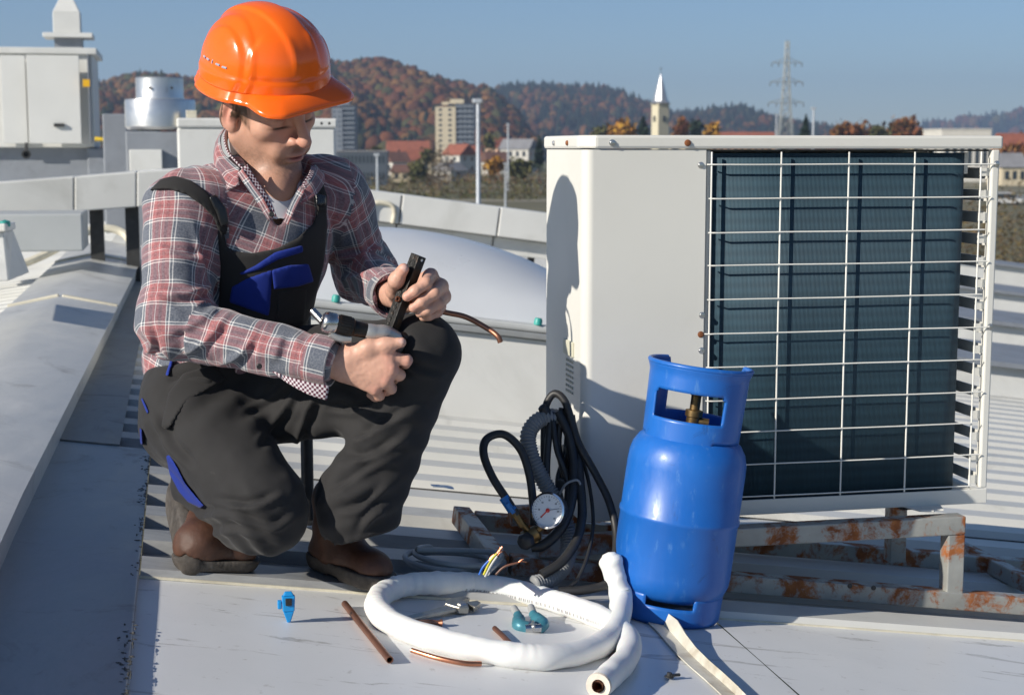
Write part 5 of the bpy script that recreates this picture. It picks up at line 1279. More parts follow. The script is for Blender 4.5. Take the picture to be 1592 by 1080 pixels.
ld = nrm(LB1 - LB0)
def up_l(g, d):
    f = g.cone(LB0 + UP * .045 + ld * .0, LB1 + UP * .040 - ld * .015, .042 + d, .040 + d)
    f = smin(f, g.cone(LB0 + UP * .05 + ld * .05, LB0 + UP * .10 + ld * .035, .045 + d, .047 + d), .03)
    f = smin(f, g.cone(LB0 + UP * .09 + ld * .03, LB0 + UP * .16 + ld * .03, .047 + d, .050 + d), .02)
    return f
def so_l(g):
    f = g.cone(LB0 + UP * .03, LB1 + UP * .03 - ld * .012, .046, .047); f = smin(f, g.cone(LB0 + UP * .03 + ld * .07, LB1 + UP * .03 - ld * .03, .046, .047), .01)
    sl = RO + RN * RT
    f = smax(f, -g.half(sl, RN), .004); f = smax(f, g.half(sl + RN * .033, RN), .004)
    arch = g.half(LB0 + ld * .062, ld); return smax(f, -np.maximum(np.maximum(g.half(sl + RN * .008, -RN) * -1 - .008, -1), np.maximum(np.abs(arch) - .018, g.half(sl + RN * .007, RN))), .003)
boot('boot', up_l, so_l, [LB0, LB1, LB0 + UP * .16], 'brown leather work boot planted flat below the raised knee')
RB0, RB1 = on_roof(306, 882, RT), on_roof(372, 884, RT); rd = nrm(RB1 - RB0)
HT = at(287, 778, 3.29)
hd_ = nrm(HT - RB0)
sn = nrm(np.cross(hd_, np.cross(rd, hd_)) * -1)          # outward normal of the lifted part of the sole
def up_r(g, d):
    f = g.cone(RB0 + UP * .046, RB1 + UP * .038, .042 + d, .038 + d)
    f = smin(f, g.cone(RB0 + UP * .05 + rd * .012, HT + rd * .028, .043 + d, .040 + d), .03)
    return smin(f, g.cone(HT + rd * .03, HT + rd * .075 - UP * .005, .043 + d, .044 + d), .03)
def so_r(g):
    sl = RO + RN * RT
    a = g.cone(RB0 + UP * .03 - rd * .004, RB1 + UP * .03, .046, .045); a = smax(smax(a, -g.half(sl, RN), .004), g.half(sl + RN * .026, RN), .004)
    b = g.cone(RB0 + UP * .02 - rd * .010, HT - rd * .012, .043, .044)
    o = RB0 - rd * .040 + UP * .05; nn = nrm(rd - hd_ * (rd @ hd_)) * -1
    b = smax(smax(b, g.half(o - nn * .012, nn), .004), -g.half(o - nn * .040, nn), .004)
    return smin(a, b, .012)
boot('boot', up_r, so_r, [RB0, RB1, HT], 'brown leather work boot bent up on its toes under the lowered knee')
# stitched welt on the bent boot, laces on the flat one
m = MB()
for k in range(5):
    c = LB0 + UP * (.085 + .013 * k) + ld * (.083 - .006 * k); s_ = nrm(np.cross(ld, UP)); m.tube(spline([c - s_ * .022, c + ld * .006 + UP * .002, c + s_ * .022], 4), .0022, 6)
m.build('laces', simple('lace', (.09, .06, .04), .8), person, smooth=50)

# ---- hard hat
def helmet_mat():
    t = NT('orange_helmet'); p = t.obj()
    t.set(t.ramp(t.noise(5, 4, .5, p), [(.3, (.90, .125, .006)), (.7, (.95, .15, .009))]), t.ramp(t.noise(40, 4, .6, p), [(.35, (.13,) * 3), (.7, (.24,) * 3)]), 0)
    t.b.inputs['Specular IOR Level'].default_value = .55; t.b.inputs['Subsurface Weight'].default_value = .05; t.b.inputs['Subsurface Radius'].default_value = (.01, .004, .001)
    t.bump(t.noise(3.5, 3, .5, p), .02, .01); return t.m
M['orange'] = helmet_mat()
HP = math.radians(-7)                              # the hat sits a little further back than the face
KF = HF * math.cos(HP) - HU * math.sin(HP); KU = HU * math.cos(HP) + HF * math.sin(HP)
KC = HC + KU * .068 + KF * .010
def kp(x, y, z): return KC + KF * x + HL * y + KU * z
NA, NE = 144, 60
def shell_r(az, el):            # az 0 = front; el 0 = rim, pi/2 = crown
    ca, sa = math.cos(az), math.sin(az)
    ax_, by_, cz = (.138 if ca > 0 else .145), .118, .140
    d = np.array([math.cos(el) * ca, math.cos(el) * sa, math.sin(el)])
    r = 1 / math.sqrt((d[0] / ax_) ** 2 + (d[1] / by_) ** 2 + (d[2] / cz) ** 2)
    r *= 1 + .035 * math.sin(2 * el) ** 2
    y = r * d[1]; x = r * d[0]; z = r * d[2]
    S = lambda v, e: 1 / (1 + math.exp(-v / e))
    r += .0050 * S(.030 - abs(y), .0016) * S(z - .050, .008)                         # broad central crest
    rg = math.hypot(x + .012, (z - .040) * 1.05)                                     # arched side ridges
    r += .0035 * S(.092 - rg, .0013) * S(abs(y) - .045, .006) + .0040 * S(.070 - rg, .0013) * S(abs(y) - .05, .006)
    r += .0045 * S(x - .066, .0018) * S(abs(y) - .020, .004) * S(z - .030, .0022) * S(.105 - z, .003)   # flat front facets
    r -= .0040 * S(z - .026, .0016) * 0 + .0
    r += .0035 * S(.026 - z, .0015)                                                   # band above the brim
    return r, d
hv = []
for j in range(NE + 1):
    el = math.pi / 2 * (j / NE) ** 1.0
    for i in range(NA):
        r, d = shell_r(2 * math.pi * i / NA, el); hv.append(kp(*(r * d)))
hf = [(j * NA + i, j * NA + (i + 1) % NA, (j + 1) * NA + (i + 1) % NA, (j + 1) * NA + i) for j in range(NE) for i in range(NA)]
hat = mesh_obj('hard_hat', np.array(hv), np.array(hf), M['orange'], person); hat['label'] = 'glossy orange hard hat with side vents'
md = hat.modifiers.new('solid', 'SOLIDIFY'); md.thickness = .003; md.offset = -1
br = []; NB = 9
for i in range(NA):
    az = 2 * math.pi * i / NA; r, d = shell_r(az, 0.0); ca = math.cos(az); a_ = abs((az + math.pi) % (2 * math.pi) - math.pi)
    XF = .167; rr_p = XF / max(math.cos(a_), .2); S2 = 1 / (1 + math.exp((a_ - .80) / .07)); pk = S2
    wd = .012 + max(0, min(rr_p, .187) - r - .012) * S2
    for k in range(NB):
        t = k / (NB - 1); rr = r - .004 + (wd + .002) * t
        drop = .002 - .012 * t - .016 * pk * t ** 1.6 - .008 * (1 - pk) * math.sin(a_) ** 2 * t
        # the peak runs straight forward rather than radially
        x, y = rr * ca, rr * math.sin(az)
        if k == NB - 1: drop -= .003
        br.append(kp(x, y, drop))
bf = [(i * NB + k, ((i + 1) % NA) * NB + k, ((i + 1) % NA) * NB + k + 1, i * NB + k + 1) for i in range(NA) for k in range(NB - 1)]
o = mesh_obj('brim', np.array(br), np.array(bf), M['orange'], hat); md = o.modifiers.new('solid', 'SOLIDIFY'); md.thickness = .0034; md.offset = 0
vm_ = simple('vent_grey', (.34, .36, .42), .5)
for sgn in (-1, 1):
    for k, az in enumerate((-.30, -.16, -.02, .14, .30)):
        an = sgn * (math.pi / 2 + .12) + az * -sgn * 1.0; r, d = shell_r(an, .36 - .05 * abs(az)); c = kp(*((r + .0002) * d)); nn = nrm(c - KC); tt = nrm(np.cross(KU, nn)); up_ = np.cross(nn, tt)
        m = MB(); m.tube([c - tt * (.006 if k != 2 else .001), c + tt * (.006 if k != 2 else .001)], .0024, 8, sq=1); 
        if k == 2: m.tube([c - up_ * .004, c + up_ * .004], .0016, 8)
        m.build('vent', vm_, hat, smooth=50)
m = MB()
for i in range(NA + 1):
    pass
ps = [kp(*(shell_r(2 * math.pi * i / NA, .0)[0] * .93 * shell_r(2 * math.pi * i / NA, 0)[1] + np.array([0, 0, -.006]))) for i in range(NA)]
m.tube(ps, .006, 8, closed=True); m.build('inner_band', M['black_rubber'], hat, smooth=60)

# ================================================================== tools in the hands
fb = empty('flaring_bar', at(626, 460, 3.05)); tag(fb, 'black flaring bar with graded holes gripped upright in the left hand', 'flaring bar')
M['black_iron'] = simple('black_oxide', (.022, .021, .020), .42, .6, .35, 60, .25, 120, dirt=(.10, .05, .025, 1), damt=.6, dscale=50)
ta, tb_ = at(651, 397, 3.055), at(606, 516, 3.045); d = nrm(tb_ - ta)
nf = nrm(np.array([-.72, -.66, -.20])); nf = nrm(nf - d * (nf @ d)); sd_ = np.cross(d, nf)          # face with the holes looks left and forward
for sg in (-1, 1):
    m = MB(); m.box((ta + tb_) / 2 + sd_ * sg * .0062, (.0118, np.linalg.norm(tb_ - ta), .021), (sd_, d, nf)); m.build('jaw_half', M['black_iron'], fb, bevel=.0012)
for k, t in enumerate((.12, .30, .40, .50, .60, .69, .77, .84, .90)):
    c = ta + (tb_ - ta) * t + nf * .0104; r_ = .0066 if k == 0 else .0046 - .0003 * k
    m = MB(); m.lathe([(r_ * 1.25, .0), (r_ * 1.2, .0012), (r_ * .8, .0010), (r_ * .7, -.004), (0, -.005)], c, nf, 16); m.build('hole', M['black'] if k == 0 else M['black_iron'], fb, smooth=40)
for t in (.04,):
    c = ta + (tb_ - ta) * t + sd_ * (.0121 if sd_[1] < 0 else -.0121); m = MB(); m.lathe([(.0032, 0), (.003, .001), (0, .0014)], c, sd_ if sd_[1] < 0 else -sd_, 12); m.build('rivet', M['steel'], fb, smooth=40)
cpts = spline([at(619, 465, 3.035), at(640, 472, 3.07), at(690, 485, 3.11), at(725, 493, 3.12), at(760, 512, 3.11), at(774, 523, 3.10), at(778, 532, 3.10)], 6)
m = MB(); pipe(m, cpts, .0056); tag(m.build('copper_line', M['copper_dull'], smooth=50), 'bent copper pipe clamped in the flaring bar and passing over the knee', 'pipe')
m = MB(); m.lathe([(.0042, .0), (.0062, .002), (.0055, .004), (.0036, .002)], at(619, 465, 3.036), nf, 16, caps=False); m.build('pipe_mouth', M['copper'], fb, smooth=40)
ft = empty('flaring_yoke', at(560, 520, 3.0)); tag(ft, 'silver and black flaring yoke with knurled feed screw held in the right hand', 'flaring tool')
cast = simple('cast_aluminium', (.46, .46, .45), .45, .6, .1, 30, .15, 120); chrome = simple('worn_chrome', (.55, .54, .52), .25, 1, .15, 40)
A0, A1 = at(506, 500, 2.962), at(568, 514, 2.985); d = nrm(A1 - A0)
m = MB(); m.lathe([(.013, -.007), (.0185, -.003), (.0205, .004), (.0205, .018), (.0185, .021)], A0, d, 24); m.lathe([(.011, -.0062), (.009, -.004), (.0, -.004)], A0, d, 20, caps=False); m.build('ratchet_end', chrome, ft, smooth=40)
m = MB(); m.lathe([(.0185, .021), (.0195, .025), (.0195, .052), (.0155, .056), (.0145, .082)], A0, d, 28)
for k in range(20):
    a = 2 * math.pi * k / 20; x_ = nrm(np.cross(d, UP)); y_ = np.cross(d, x_); c = A0 + (x_ * math.cos(a) + y_ * math.sin(a)) * .0192; m.tube([c + d * .026, c + d * .048], .0014, 5)
m.build('feed_sleeve', M['black_iron'], ft, smooth=40)
m = MB(); m.tube(spline([A0 + d * .010 - UP * .019, A0 + d * .03 - UP * .024, A0 + d * .05 - UP * .020], 5), .0095, 12); m.build('lever', cast, ft, smooth=50)
m = MB(); m.tube([at(486, 483, 3.02), at(502, 500, 3.005)], .0075, 12); m.build('crank_rod', chrome, ft, smooth=50)
B1 = at(622, 528, 3.02)
m = MB(); m.tube(spline([A1 - d * .002, A1 + d * .02, at(600, 519, 3.0), B1], 5), [.0135, .0150, .0160, .0165, .0165, .0165, .0165, .0168, .0170, .0172, .0168, .0160, .0150, .0142, .0135, .012][:16], 18); m.build('yoke_body', cast, ft, smooth=50)
m = MB(); m.tube(spline([at(594, 512, 3.0), at(612, 521, 3.015), at(624, 534, 3.03), at(618, 545, 3.04)], 5), .0085, 12); m.build('yoke_arm', cast, ft, smooth=50)
m = MB(); m.lathe([(.0085, 0), (.0085, .012), (.006, .014), (0, .0145)], at(624, 527, 3.02), nrm(np.array([.6, -.3, .75])), 14); m.build('cone_stop', M['black_iron'], ft, smooth=40)
# ================================================================== town, hills, far things
GZ = -8.2
def ground_mat():
    t = NT('ground_fields'); p = t.n('NewGeometry').outputs['Position']
    b = t.ramp(t.noise(.012, 5, .6, p), [(.3, (.095, .085, .045)), (.5, (.13, .12, .065)), (.7, (.10, .13, .05))])
    s = t.noise(.02, 3, .5, t.scale(p, (.15, 1, 1)))
    b = t.mix(t.ramp(s, [(.56, (0, 0, 0)), (.60, (.8,) * 3)]), b, (.22, .20, .13, 1))
    t.set(b, .95, 0); return t.m
m = MB(); n = 24; XS = np.linspace(-5200, 5200, n); YS = np.concatenate([[-150, 30, 120, 250, 400, 600, 900], np.linspace(1300, 6200, 14)])
V = [(x, y, GZ) for y in YS for x in XS]; m.add(V, [(j * n + i, j * n + i + 1, (j + 1) * n + i + 1, (j + 1) * n + i) for j in range(len(YS) - 1) for i in range(n - 1)])
tag(m.build('ground', ground_mat()), kind='structure')
m = MB(); 
def gnd(x, Y, dz=0.0): return np.array([(x - 796) / FPX * Y * 1.0, Y, GZ + dz])
for Y0, Y1, c in ((262, 276, 0), (322, 334, 0)):
    m.add([gnd(-600, Y0, .1), gnd(2200, Y0, .1), gnd(2200, Y1, .1), gnd(-600, Y1, .1)], [(0, 1, 2, 3)])
tag(m.build('road', simple('pale_track', (.24, .22, .16), .9, 0, .1, .05)), kind='structure')
# the building under the roof
def col_mat(name, rough=.85):
    t = NT(name); a = t.n('Attribute', attribute_name='Col'); t.set(a.outputs['Color'], rough, 0); t.b.inputs['Specular IOR Level'].default_value = .15; return t.m
M['leafcol'] = col_mat('autumn_leaves')
RUST = [(.17, .062, .024), (.20, .085, .028), (.13, .05, .024), (.22, .11, .035), (.15, .085, .032)]
PINE = [(.020, .034, .022), (.026, .042, .026), (.018, .03, .02)]
OLIV = [(.085, .085, .03), (.07, .075, .03), (.11, .10, .035)]
ico = bmesh.new(); bmesh.ops.create_icosphere(ico, subdivisions=2, radius=1); ICOV = np.array([v.co[:] for v in ico.verts]); ICOF = np.array([[v.index for v in f.verts] for f in ico.faces]); ico.free()
ico = bmesh.new(); bmesh.ops.create_icosphere(ico, subdivisions=1, radius=1); IC1V = np.array([v.co[:] for v in ico.verts]); IC1F = np.array([[v.index for v in f.verts] for f in ico.faces]); ico.free()
def tri_obj(name, V, F, C, mat):
    me = bpy.data.meshes.new(name); me.vertices.add(len(V)); me.vertices.foreach_set('co', np.asarray(V, np.float32).ravel()); nf = len(F)
    me.loops.add(nf * 3); me.polygons.add(nf); me.loops.foreach_set('vertex_index', np.asarray(F).ravel().astype(np.int32)); me.polygons.foreach_set('loop_start', np.arange(0, nf * 3, 3, dtype=np.int32)); me.update(calc_edges=True)
    ca = me.color_attributes.new('Col', 'FLOAT_COLOR', 'POINT'); ca.data.foreach_set('color', np.concatenate([C, np.ones((len(V), 1))], 1).astype(np.float32).ravel())
    me.materials.append(mat); me.validate(); o = bpy.data.objects.new(name, me); COL.objects.link(o); return o
def hill(sil, D, front, back, nm, dens, tsz, seed, fine, tint=1.0, mixp=.25, lab=''):
    rs = np.random.default_rng(seed); sx = np.array([p[0] for p in sil], float); sy = np.array([p[1] for p in sil], float)
    NX, NY = 90, 26; xs = np.linspace(sx[0], sx[-1], NX)
    top = CAMH + (230 - np.interp(xs, sx, sy)) / FPX * D - tsz * 2.9
    def hgt(px, s):             # s 0 front foot .. 1 ridge .. 2 back foot
        T = np.maximum(np.interp(px, xs, top) - GZ, 0.5); k = np.where(s < 1, np.sin(np.clip(s, 0, 1) * math.pi / 2) ** 1.25, np.cos(np.clip(s - 1, 0, 1) * math.pi / 2))
        return GZ - .5 + T * k + np.where((s > .1) & (s < .9), 6 * np.sin(px * .035 + s * 7), 0) * np.minimum(T / 60, 1)
    ss = np.linspace(0, 2, NY); PX, S_ = np.meshgrid(xs, ss); Yd = np.where(S_ < 1, D - front + front * S_, D + back * (S_ - 1))
    V = np.stack([(PX - 796) / FPX * Yd, Yd, hgt(PX, S_)], -1).reshape(-1, 3)
    F = [(j * NX + i, j * NX + i + 1, (j + 1) * NX + i + 1, (j + 1) * NX + i) for j in range(NY - 1) for i in range(NX - 1)]
    m = MB(); m.add(V, F); tag(m.build('hill', simple(nm + '_soil', (.06, .045, .025), .95), smooth=60, weld=False), kind='structure')
    n = dens; px = rs.uniform(sx[0], sx[-1], n); s = rs.random(n) ** .8 * 1.12
    Y = np.where(s < 1, D - front + front * s, D + back * (s - 1)); base = np.stack([(px - 796) / FPX * Y, Y, hgt(px, s)], 1)
    T = np.interp(px, xs, top) - GZ; keep = T > 4; base = base[keep]; px = px[keep]; n = len(base)
    IV, IF = (ICOV, ICOF) if fine else (IC1V, IC1F)
    patch_ = vnoise(np.stack([base[:, 0] / 90, base[:, 1] / 90, np.zeros(n)], 1)); con = (rs.random(n) < np.clip(mixp + .45 * patch_, .03, .95))
    R_ = tsz * (.4 + .9 * rs.random(n) ** 1.6); hh = R_ * np.where(con, rs.uniform(1.15, 1.6, n), rs.uniform(1.0, 1.35, n)); rx = R_ * np.where(con, .72, 1.0)
    AV = IV[None] * np.stack([rx, rx, hh], 1)[:, None, :]
    AV = AV * (1 + .38 * (rs.random((n, len(IV), 1)) - .5))
    taper = np.where(con[:, None], np.clip(1.0 - .85 * (IV[None, :, 2] * .5 + .5), .08, 1), 1.0); AV[:, :, :2] *= taper[..., None]
    AV = AV + base[:, None, :] + np.stack([np.zeros(n), np.zeros(n), hh * .75], 1)[:, None, :]
    pal = np.array(RUST)[rs.integers(0, 5, n)]; pp = np.array(PINE)[rs.integers(0, 3, n)]; ol = np.array(OLIV)[rs.integers(0, 3, n)]
    c = np.where(con[:, None], pp, np.where(rs.random((n, 1)) < .18, ol, pal)) * rs.uniform(.7, 1.25, (n, 1)) * tint
    Cc = np.repeat(c[:, None, :], len(IV), 1) * rs.uniform(.75, 1.25, (n, len(IV), 1))
    F = (IF[None] + (np.arange(n) * len(IV))[:, None, None]).reshape(-1, 3)
    o = tri_obj('forest', AV.reshape(-1, 3), F, Cc.reshape(-1, 3), M['leafcol']); tag(o, lab, 'forest', kind='stuff'); return o
hill([(60, 150), (160, 126), (215, 122), (290, 122), (400, 105), (510, 96), (560, 99), (610, 104), (650, 112), (690, 120), (720, 128), (765, 146), (800, 172), (830, 212), (850, 228)], 1650, 620, 400, 'near_hill', 13000, 5.2, 1, True, .60, .14, 'rust brown autumn wood covering the nearest hill')
hill([(700, 170), (765, 141), (800, 132), (845, 128), (900, 131), (940, 138), (1000, 156), (1050, 171), (1100, 168), (1150, 166), (1200, 177), (1290, 194), (1370, 206), (1420, 224)], 2700, 800, 600, 'green_hill', 10000, 7.0, 2, False, .55, .75, 'dark green mixed wood on the middle hill behind the church')
hill([(-300, 190), (300, 200), (900, 205), (1250, 203), (1330, 198), (1400, 189), (1460, 180), (1500, 175), (1545, 172), (1600, 152), (1700, 140), (1900, 150)], 5000, 900, 900, 'far_hill', 4200, 15, 3, False, .6, .6, 'hazy wooded ridge on the horizon at the right')

def leafy(name, label, px, py, Y, hpx, wpx, cols, group=None, nl=420, bare=False, conic=False, cat='tree', seed=0):
    """a tree whose foot stands on the ground at distance Y; its height and width come from the picture"""
    rs = np.random.default_rng(seed + int(px * 7 + Y)); k = Y / FPX; W_ = wpx * k / 2; top = at(px, py, Y)[2]; H_ = max(top - GZ, 1.5)
    B = np.array([(px - 796) * k, Y, GZ]); t = empty(name, B); tag(t, label, cat, group)
    vis = min(hpx * k, H_ * .92)                               # crown depth
    m = MB(); m.tube(spline([B, B + np.array([W_ * .05, 0, H_ * .4]), B + np.array([-.03 * W_, 0, H_ * .93])], 4), list(np.linspace(.035 * H_ ** .9 * .6, .01 * H_ * .4, 9)), 7)
    for q in range(7 if not bare else 22):
        z0 = H_ - vis * rs.uniform(.35, .95); a = rs.uniform(0, 6.28); L_ = W_ * rs.uniform(.5, .95) * (.6 if conic else 1); m.tube([B + np.array([0, 0, z0]), B + np.array([math.cos(a) * L_ * .5, math.sin(a) * L_ * .5, z0 + L_ * .35]), B + np.array([math.cos(a) * L_, math.sin(a) * L_, z0 + L_ * (.75 if not conic else .1)])], [.012 * H_ * .5, .008 * H_ * .5, .003 * H_ * .5], 5)
    m.build('trunk', simple('bark', (.10, .08, .06), .9) if 'bark' not in M else M['bark'], t, smooth=60)
    cl = rs.normal(size=(26, 3)); cl /= np.linalg.norm(cl, axis=1)[:, None]; cl *= rs.random((26, 1)) ** .4
    P = cl[rs.integers(0, 26, nl)] * .78 + rs.normal(size=(nl, 3)) * .20
    if conic: P[:, :2] *= (np.clip(.55 - .52 * P[:, 2:3], .05, 1.1))
    P = P * np.array([W_, W_, vis / 2]) + B + np.array([0, 0, H_ - vis / 2])
    P = P[P[:, 2] > GZ + .2]; nl_ = len(P); sz = (.15 * W_ + .06 * vis) * rs.uniform(.5, 1.1, nl_) * (1 if not bare else .35)
    ang = rs.normal(size=(nl_, 2, 3)); a1 = ang[:, 0] / np.linalg.norm(ang[:, 0], axis=1)[:, None]; a2 = np.cross(a1, ang[:, 1]); a2 /= np.linalg.norm(a2, axis=1)[:, None]
    Vq = np.stack([P + a1 * sz[:, None], P + a2 * sz[:, None] * .7, P - a1 * sz[:, None], P - a2 * sz[:, None] * .7], 1).reshape(-1, 3)
    Fq = np.arange(nl_ * 4).reshape(-1, 4); c = np.array(cols)[rs.integers(0, len(cols), nl_)] * rs.uniform(.6, 1.3, (nl_, 1)); Cq = np.repeat(c, 4, 0)
    o = mesh_obj('crown', Vq, Fq, M['leafcol'], t, None, Cq); o.data.polygons.foreach_set('use_smooth', [False] * nl_); o.matrix_parent_inverse = t.matrix_world.inverted(); return t
M['bark'] = simple('bark', (.10, .08, .06), .9)
YEL = [(.33, .17, .025), (.38, .21, .03), (.28, .13, .025)]
# buildings ---------------------------------------------------------------
M['roof_red'] = simple('clay_tiles', (.26, .085, .05), .8, 0, .2, .6); M['roof_brown'] = simple('brown_tiles', (.12, .06, .045), .8, 0, .2, .6); M['roof_grey'] = simple('grey_roofing', (.22, .22, .23), .8, 0, .15, .5)
M['wall_white'] = simple('white_render', (.55, .53, .48), .85, 0, .06, .4); M['wall_cream'] = simple('cream_render', (.52, .45, .32), .85, 0, .06, .4); M['wall_peach'] = simple('peach_render', (.50, .32, .22), .85); M['wall_dark'] = simple('dark_cladding', (.06, .075, .095), .55)
M['glass'] = simple('window_glass', (.03, .04, .05), .15, 0, .2, .5)
def house(px, top, bot, wpx, Y, wall, roofm, label, yaw=.3, depth=9.0, floors=2, flat=False, cat='house', ncol=4, name='house', rf=.42, group=None):
    k = Y / FPX; W_ = wpx * k / max(abs(math.cos(yaw)), .4) * .92; zt = at(px, top, Y)[2]; zb = GZ if bot is None else max(at(px, bot, Y)[2], GZ); zb = GZ
    h = zt - zb; he = h if flat else h - min(h * rf, depth * .42)
    c = np.array([(px - 796) * k, Y + depth / 2, zb]); ax = (np.array([math.cos(yaw), math.sin(yaw), 0]), np.array([-math.sin(yaw), math.cos(yaw), 0]), UP)
    t = empty(name, c); tag(t, label, cat, group)
    pt = lambda x, y, z: c + ax[0] * x + ax[1] * y + UP * z
    m = MB(); m.box(c + UP * he / 2, (W_, depth, he), ax); m.build('wall', wall, t)
    if flat:
        m = MB(); m.box(c + UP * (he + .15), (W_ + .4, depth + .4, .3), ax); m.build('roof', roofm, t)
    else:
        o_ = .5; A = [pt(-W_ / 2 - o_, -depth / 2 - o_, he - .15), pt(-W_ / 2 - o_, depth / 2 + o_, he - .15), pt(-W_ / 2 - o_, 0, h)]; Bq = [p + ax[0] * (W_ + 2 * o_) for p in A]
        m = MB(); m.add(A + Bq, [(0, 2, 1), (3, 4, 5), (0, 3, 5, 2), (1, 2, 5, 4), (0, 1, 4, 3)]); r_ = m.build('roof', roofm, t)
        m = MB(); m.box(pt(W_ * .22, .8, h - .1), (.7, .7, 1.6), ax); m.build('chimney', M['roof_brown'], r_)
    fh = he / floors
    for fl_ in range(floors):
        for q in range(ncol):
            x = (-.5 + (q + .5) / ncol) * W_ * .92
            m = MB(); m.box(pt(x, -depth / 2 - .02, fl_ * fh + fh * .55), (min(1.2, W_ / ncol * .5), .08, fh * .45), ax); m.build('window', M['glass'], t)
    for fl_ in range(floors):
        for y in (-.2, .25):
            sgn = -1 if yaw > 0 else 1
            m = MB(); m.box(pt(sgn * (W_ / 2 + .02), y * depth, fl_ * fh + fh * .55), (.08, 1.2, fh * .45), ax); m.build('window', M['glass'], t)
    return t
W_, C_, P_, D_ = M['wall_white'], M['wall_cream'], M['wall_peach'], M['wall_dark']
R_, B_, G_ = M['roof_red'], M['roof_brown'], M['roof_grey']
HG = 'town houses below the hills'
house(634, 219, 240, 68, 640, P_, R_, 'long low building with a pink red roof right of the hat brim', .12, 11, 2, ncol=8, rf=.5, group=HG)
house(616, 236, 258, 28, 520, W_, B_, 'white house with dark roof below the long pink roofed building', .5, 8, 1, ncol=2, group=HG)
house(646, 233, 256, 44, 540, C_, R_, 'cream house with broad red roof left of the bare birches', .25, 9, 1, ncol=3, group=HG)
house(628, 256, 272, 32, 420, C_, B_, 'small cream bungalow with dark brown roof by the scrub', -.2, 7, 1, ncol=2, group=HG)
house(714, 224, 254, 30, 560, W_, R_, 'white gabled house with bright red roof beside the light pole', -.7, 9, 2, ncol=2, group=HG)
house(737, 226, 244, 16, 585, P_, R_, 'narrow peach house touching the light pole', .2, 8, 2, ncol=1, group=HG)
house(776, 214, 238, 26, 640, P_, R_, 'steep red roofed house right of the light pole', .6, 9, 2, ncol=2, group=HG)
house(806, 216, 240, 48, 600, W_, G_, 'grey roofed house left of the condenser with pale walls', -.35, 10, 2, ncol=4, rf=.3, group=HG)
house(770, 236, 252, 34, 520, W_, B_, 'low brown roofed house behind the orange tree', .3, 9, 1, ncol=3, group=HG)
house(700, 252, 272, 26, 430, W_, G_, 'small white shed with pale sloping roof below the birches', .9, 6, 1, ncol=1, group=HG)
house(562, 236, 272, 84, 380, D_, G_, 'long dark glazed industrial hall behind the man\'s shoulder', .05, 14, 2, True, 'building', 12, 'industrial_hall')
house(1150, 205, 216, 112, 700, P_, R_, 'long red roofed hall between the church and the pylon', .05, 12, 2, ncol=9, rf=.5, name='hall', cat='building')
house(1494, 202, 216, 84, 420, W_, M['wall_white'], 'flat white industrial hall above the right end of the condenser', .05, 16, 1, True, 'building', 6, 'industrial_hall')
house(1578, 207, 232, 60, 520, P_, R_, 'red roofed house at the right above the brown bushes', .15, 10, 2, ncol=4, group=HG)
house(1570, 238, 262, 44, 380, C_, G_, 'pale low house in front of the red roofed house on the right', .1, 9, 1, ncol=3, group=HG)
house(1425, 208, 220, 40, 640, C_, B_, 'small cream house left of the flat white hall', .3, 9, 2, ncol=3, group=HG)
for px, w_, Y, c, lb in ((1562, 14, 250, (.6, .6, .6), 'white van parked beyond the roof at the right'), (1580, 12, 255, (.35, .37, .4), 'grey car parked beside the white van')):
    k = Y / FPX; t = empty('parked_van' if px == 1562 else 'parked_car', gnd(px, Y)); tag(t, lb, 'van' if px == 1562 else 'car'); L_ = 4.6; hgt_ = 2.0 if px == 1562 else 1.4
    B0 = gnd(px, Y); m = MB(); prf = [(-2.3, .35), (2.3, .35), (2.3, .9), (1.4, 1.0), (.8, hgt_), (-2.2, hgt_), (-2.3, .9)]; m.prism([B0 + np.array([x, -.85, z]) for x, z in prf], np.array([0, 1.7, 0])); m.build('body', simple('car_paint', c, .3, 0, .02, 1, coat=.5), t, bevel=.06)
    m = MB(); m.prism([B0 + np.array([x, -.87, z]) for x, z in [(-1.9, 1.05), (1.2, 1.05), (.75, hgt_ - .12), (-1.9, hgt_ - .12)]], np.array([0, 1.74, 0])); m.build('windows', M['glass'], t)
    for x in (-1.45, 1.45):
        for y in (-.86, .70): m = MB(); m.lathe([(.34, 0), (.34, .18), (.2, .19), (0, .19)], B0 + np.array([x, y, .34]), np.array([0, 1., 0]), 16); m.build('wheel', M['black_rubber'], t, smooth=40)
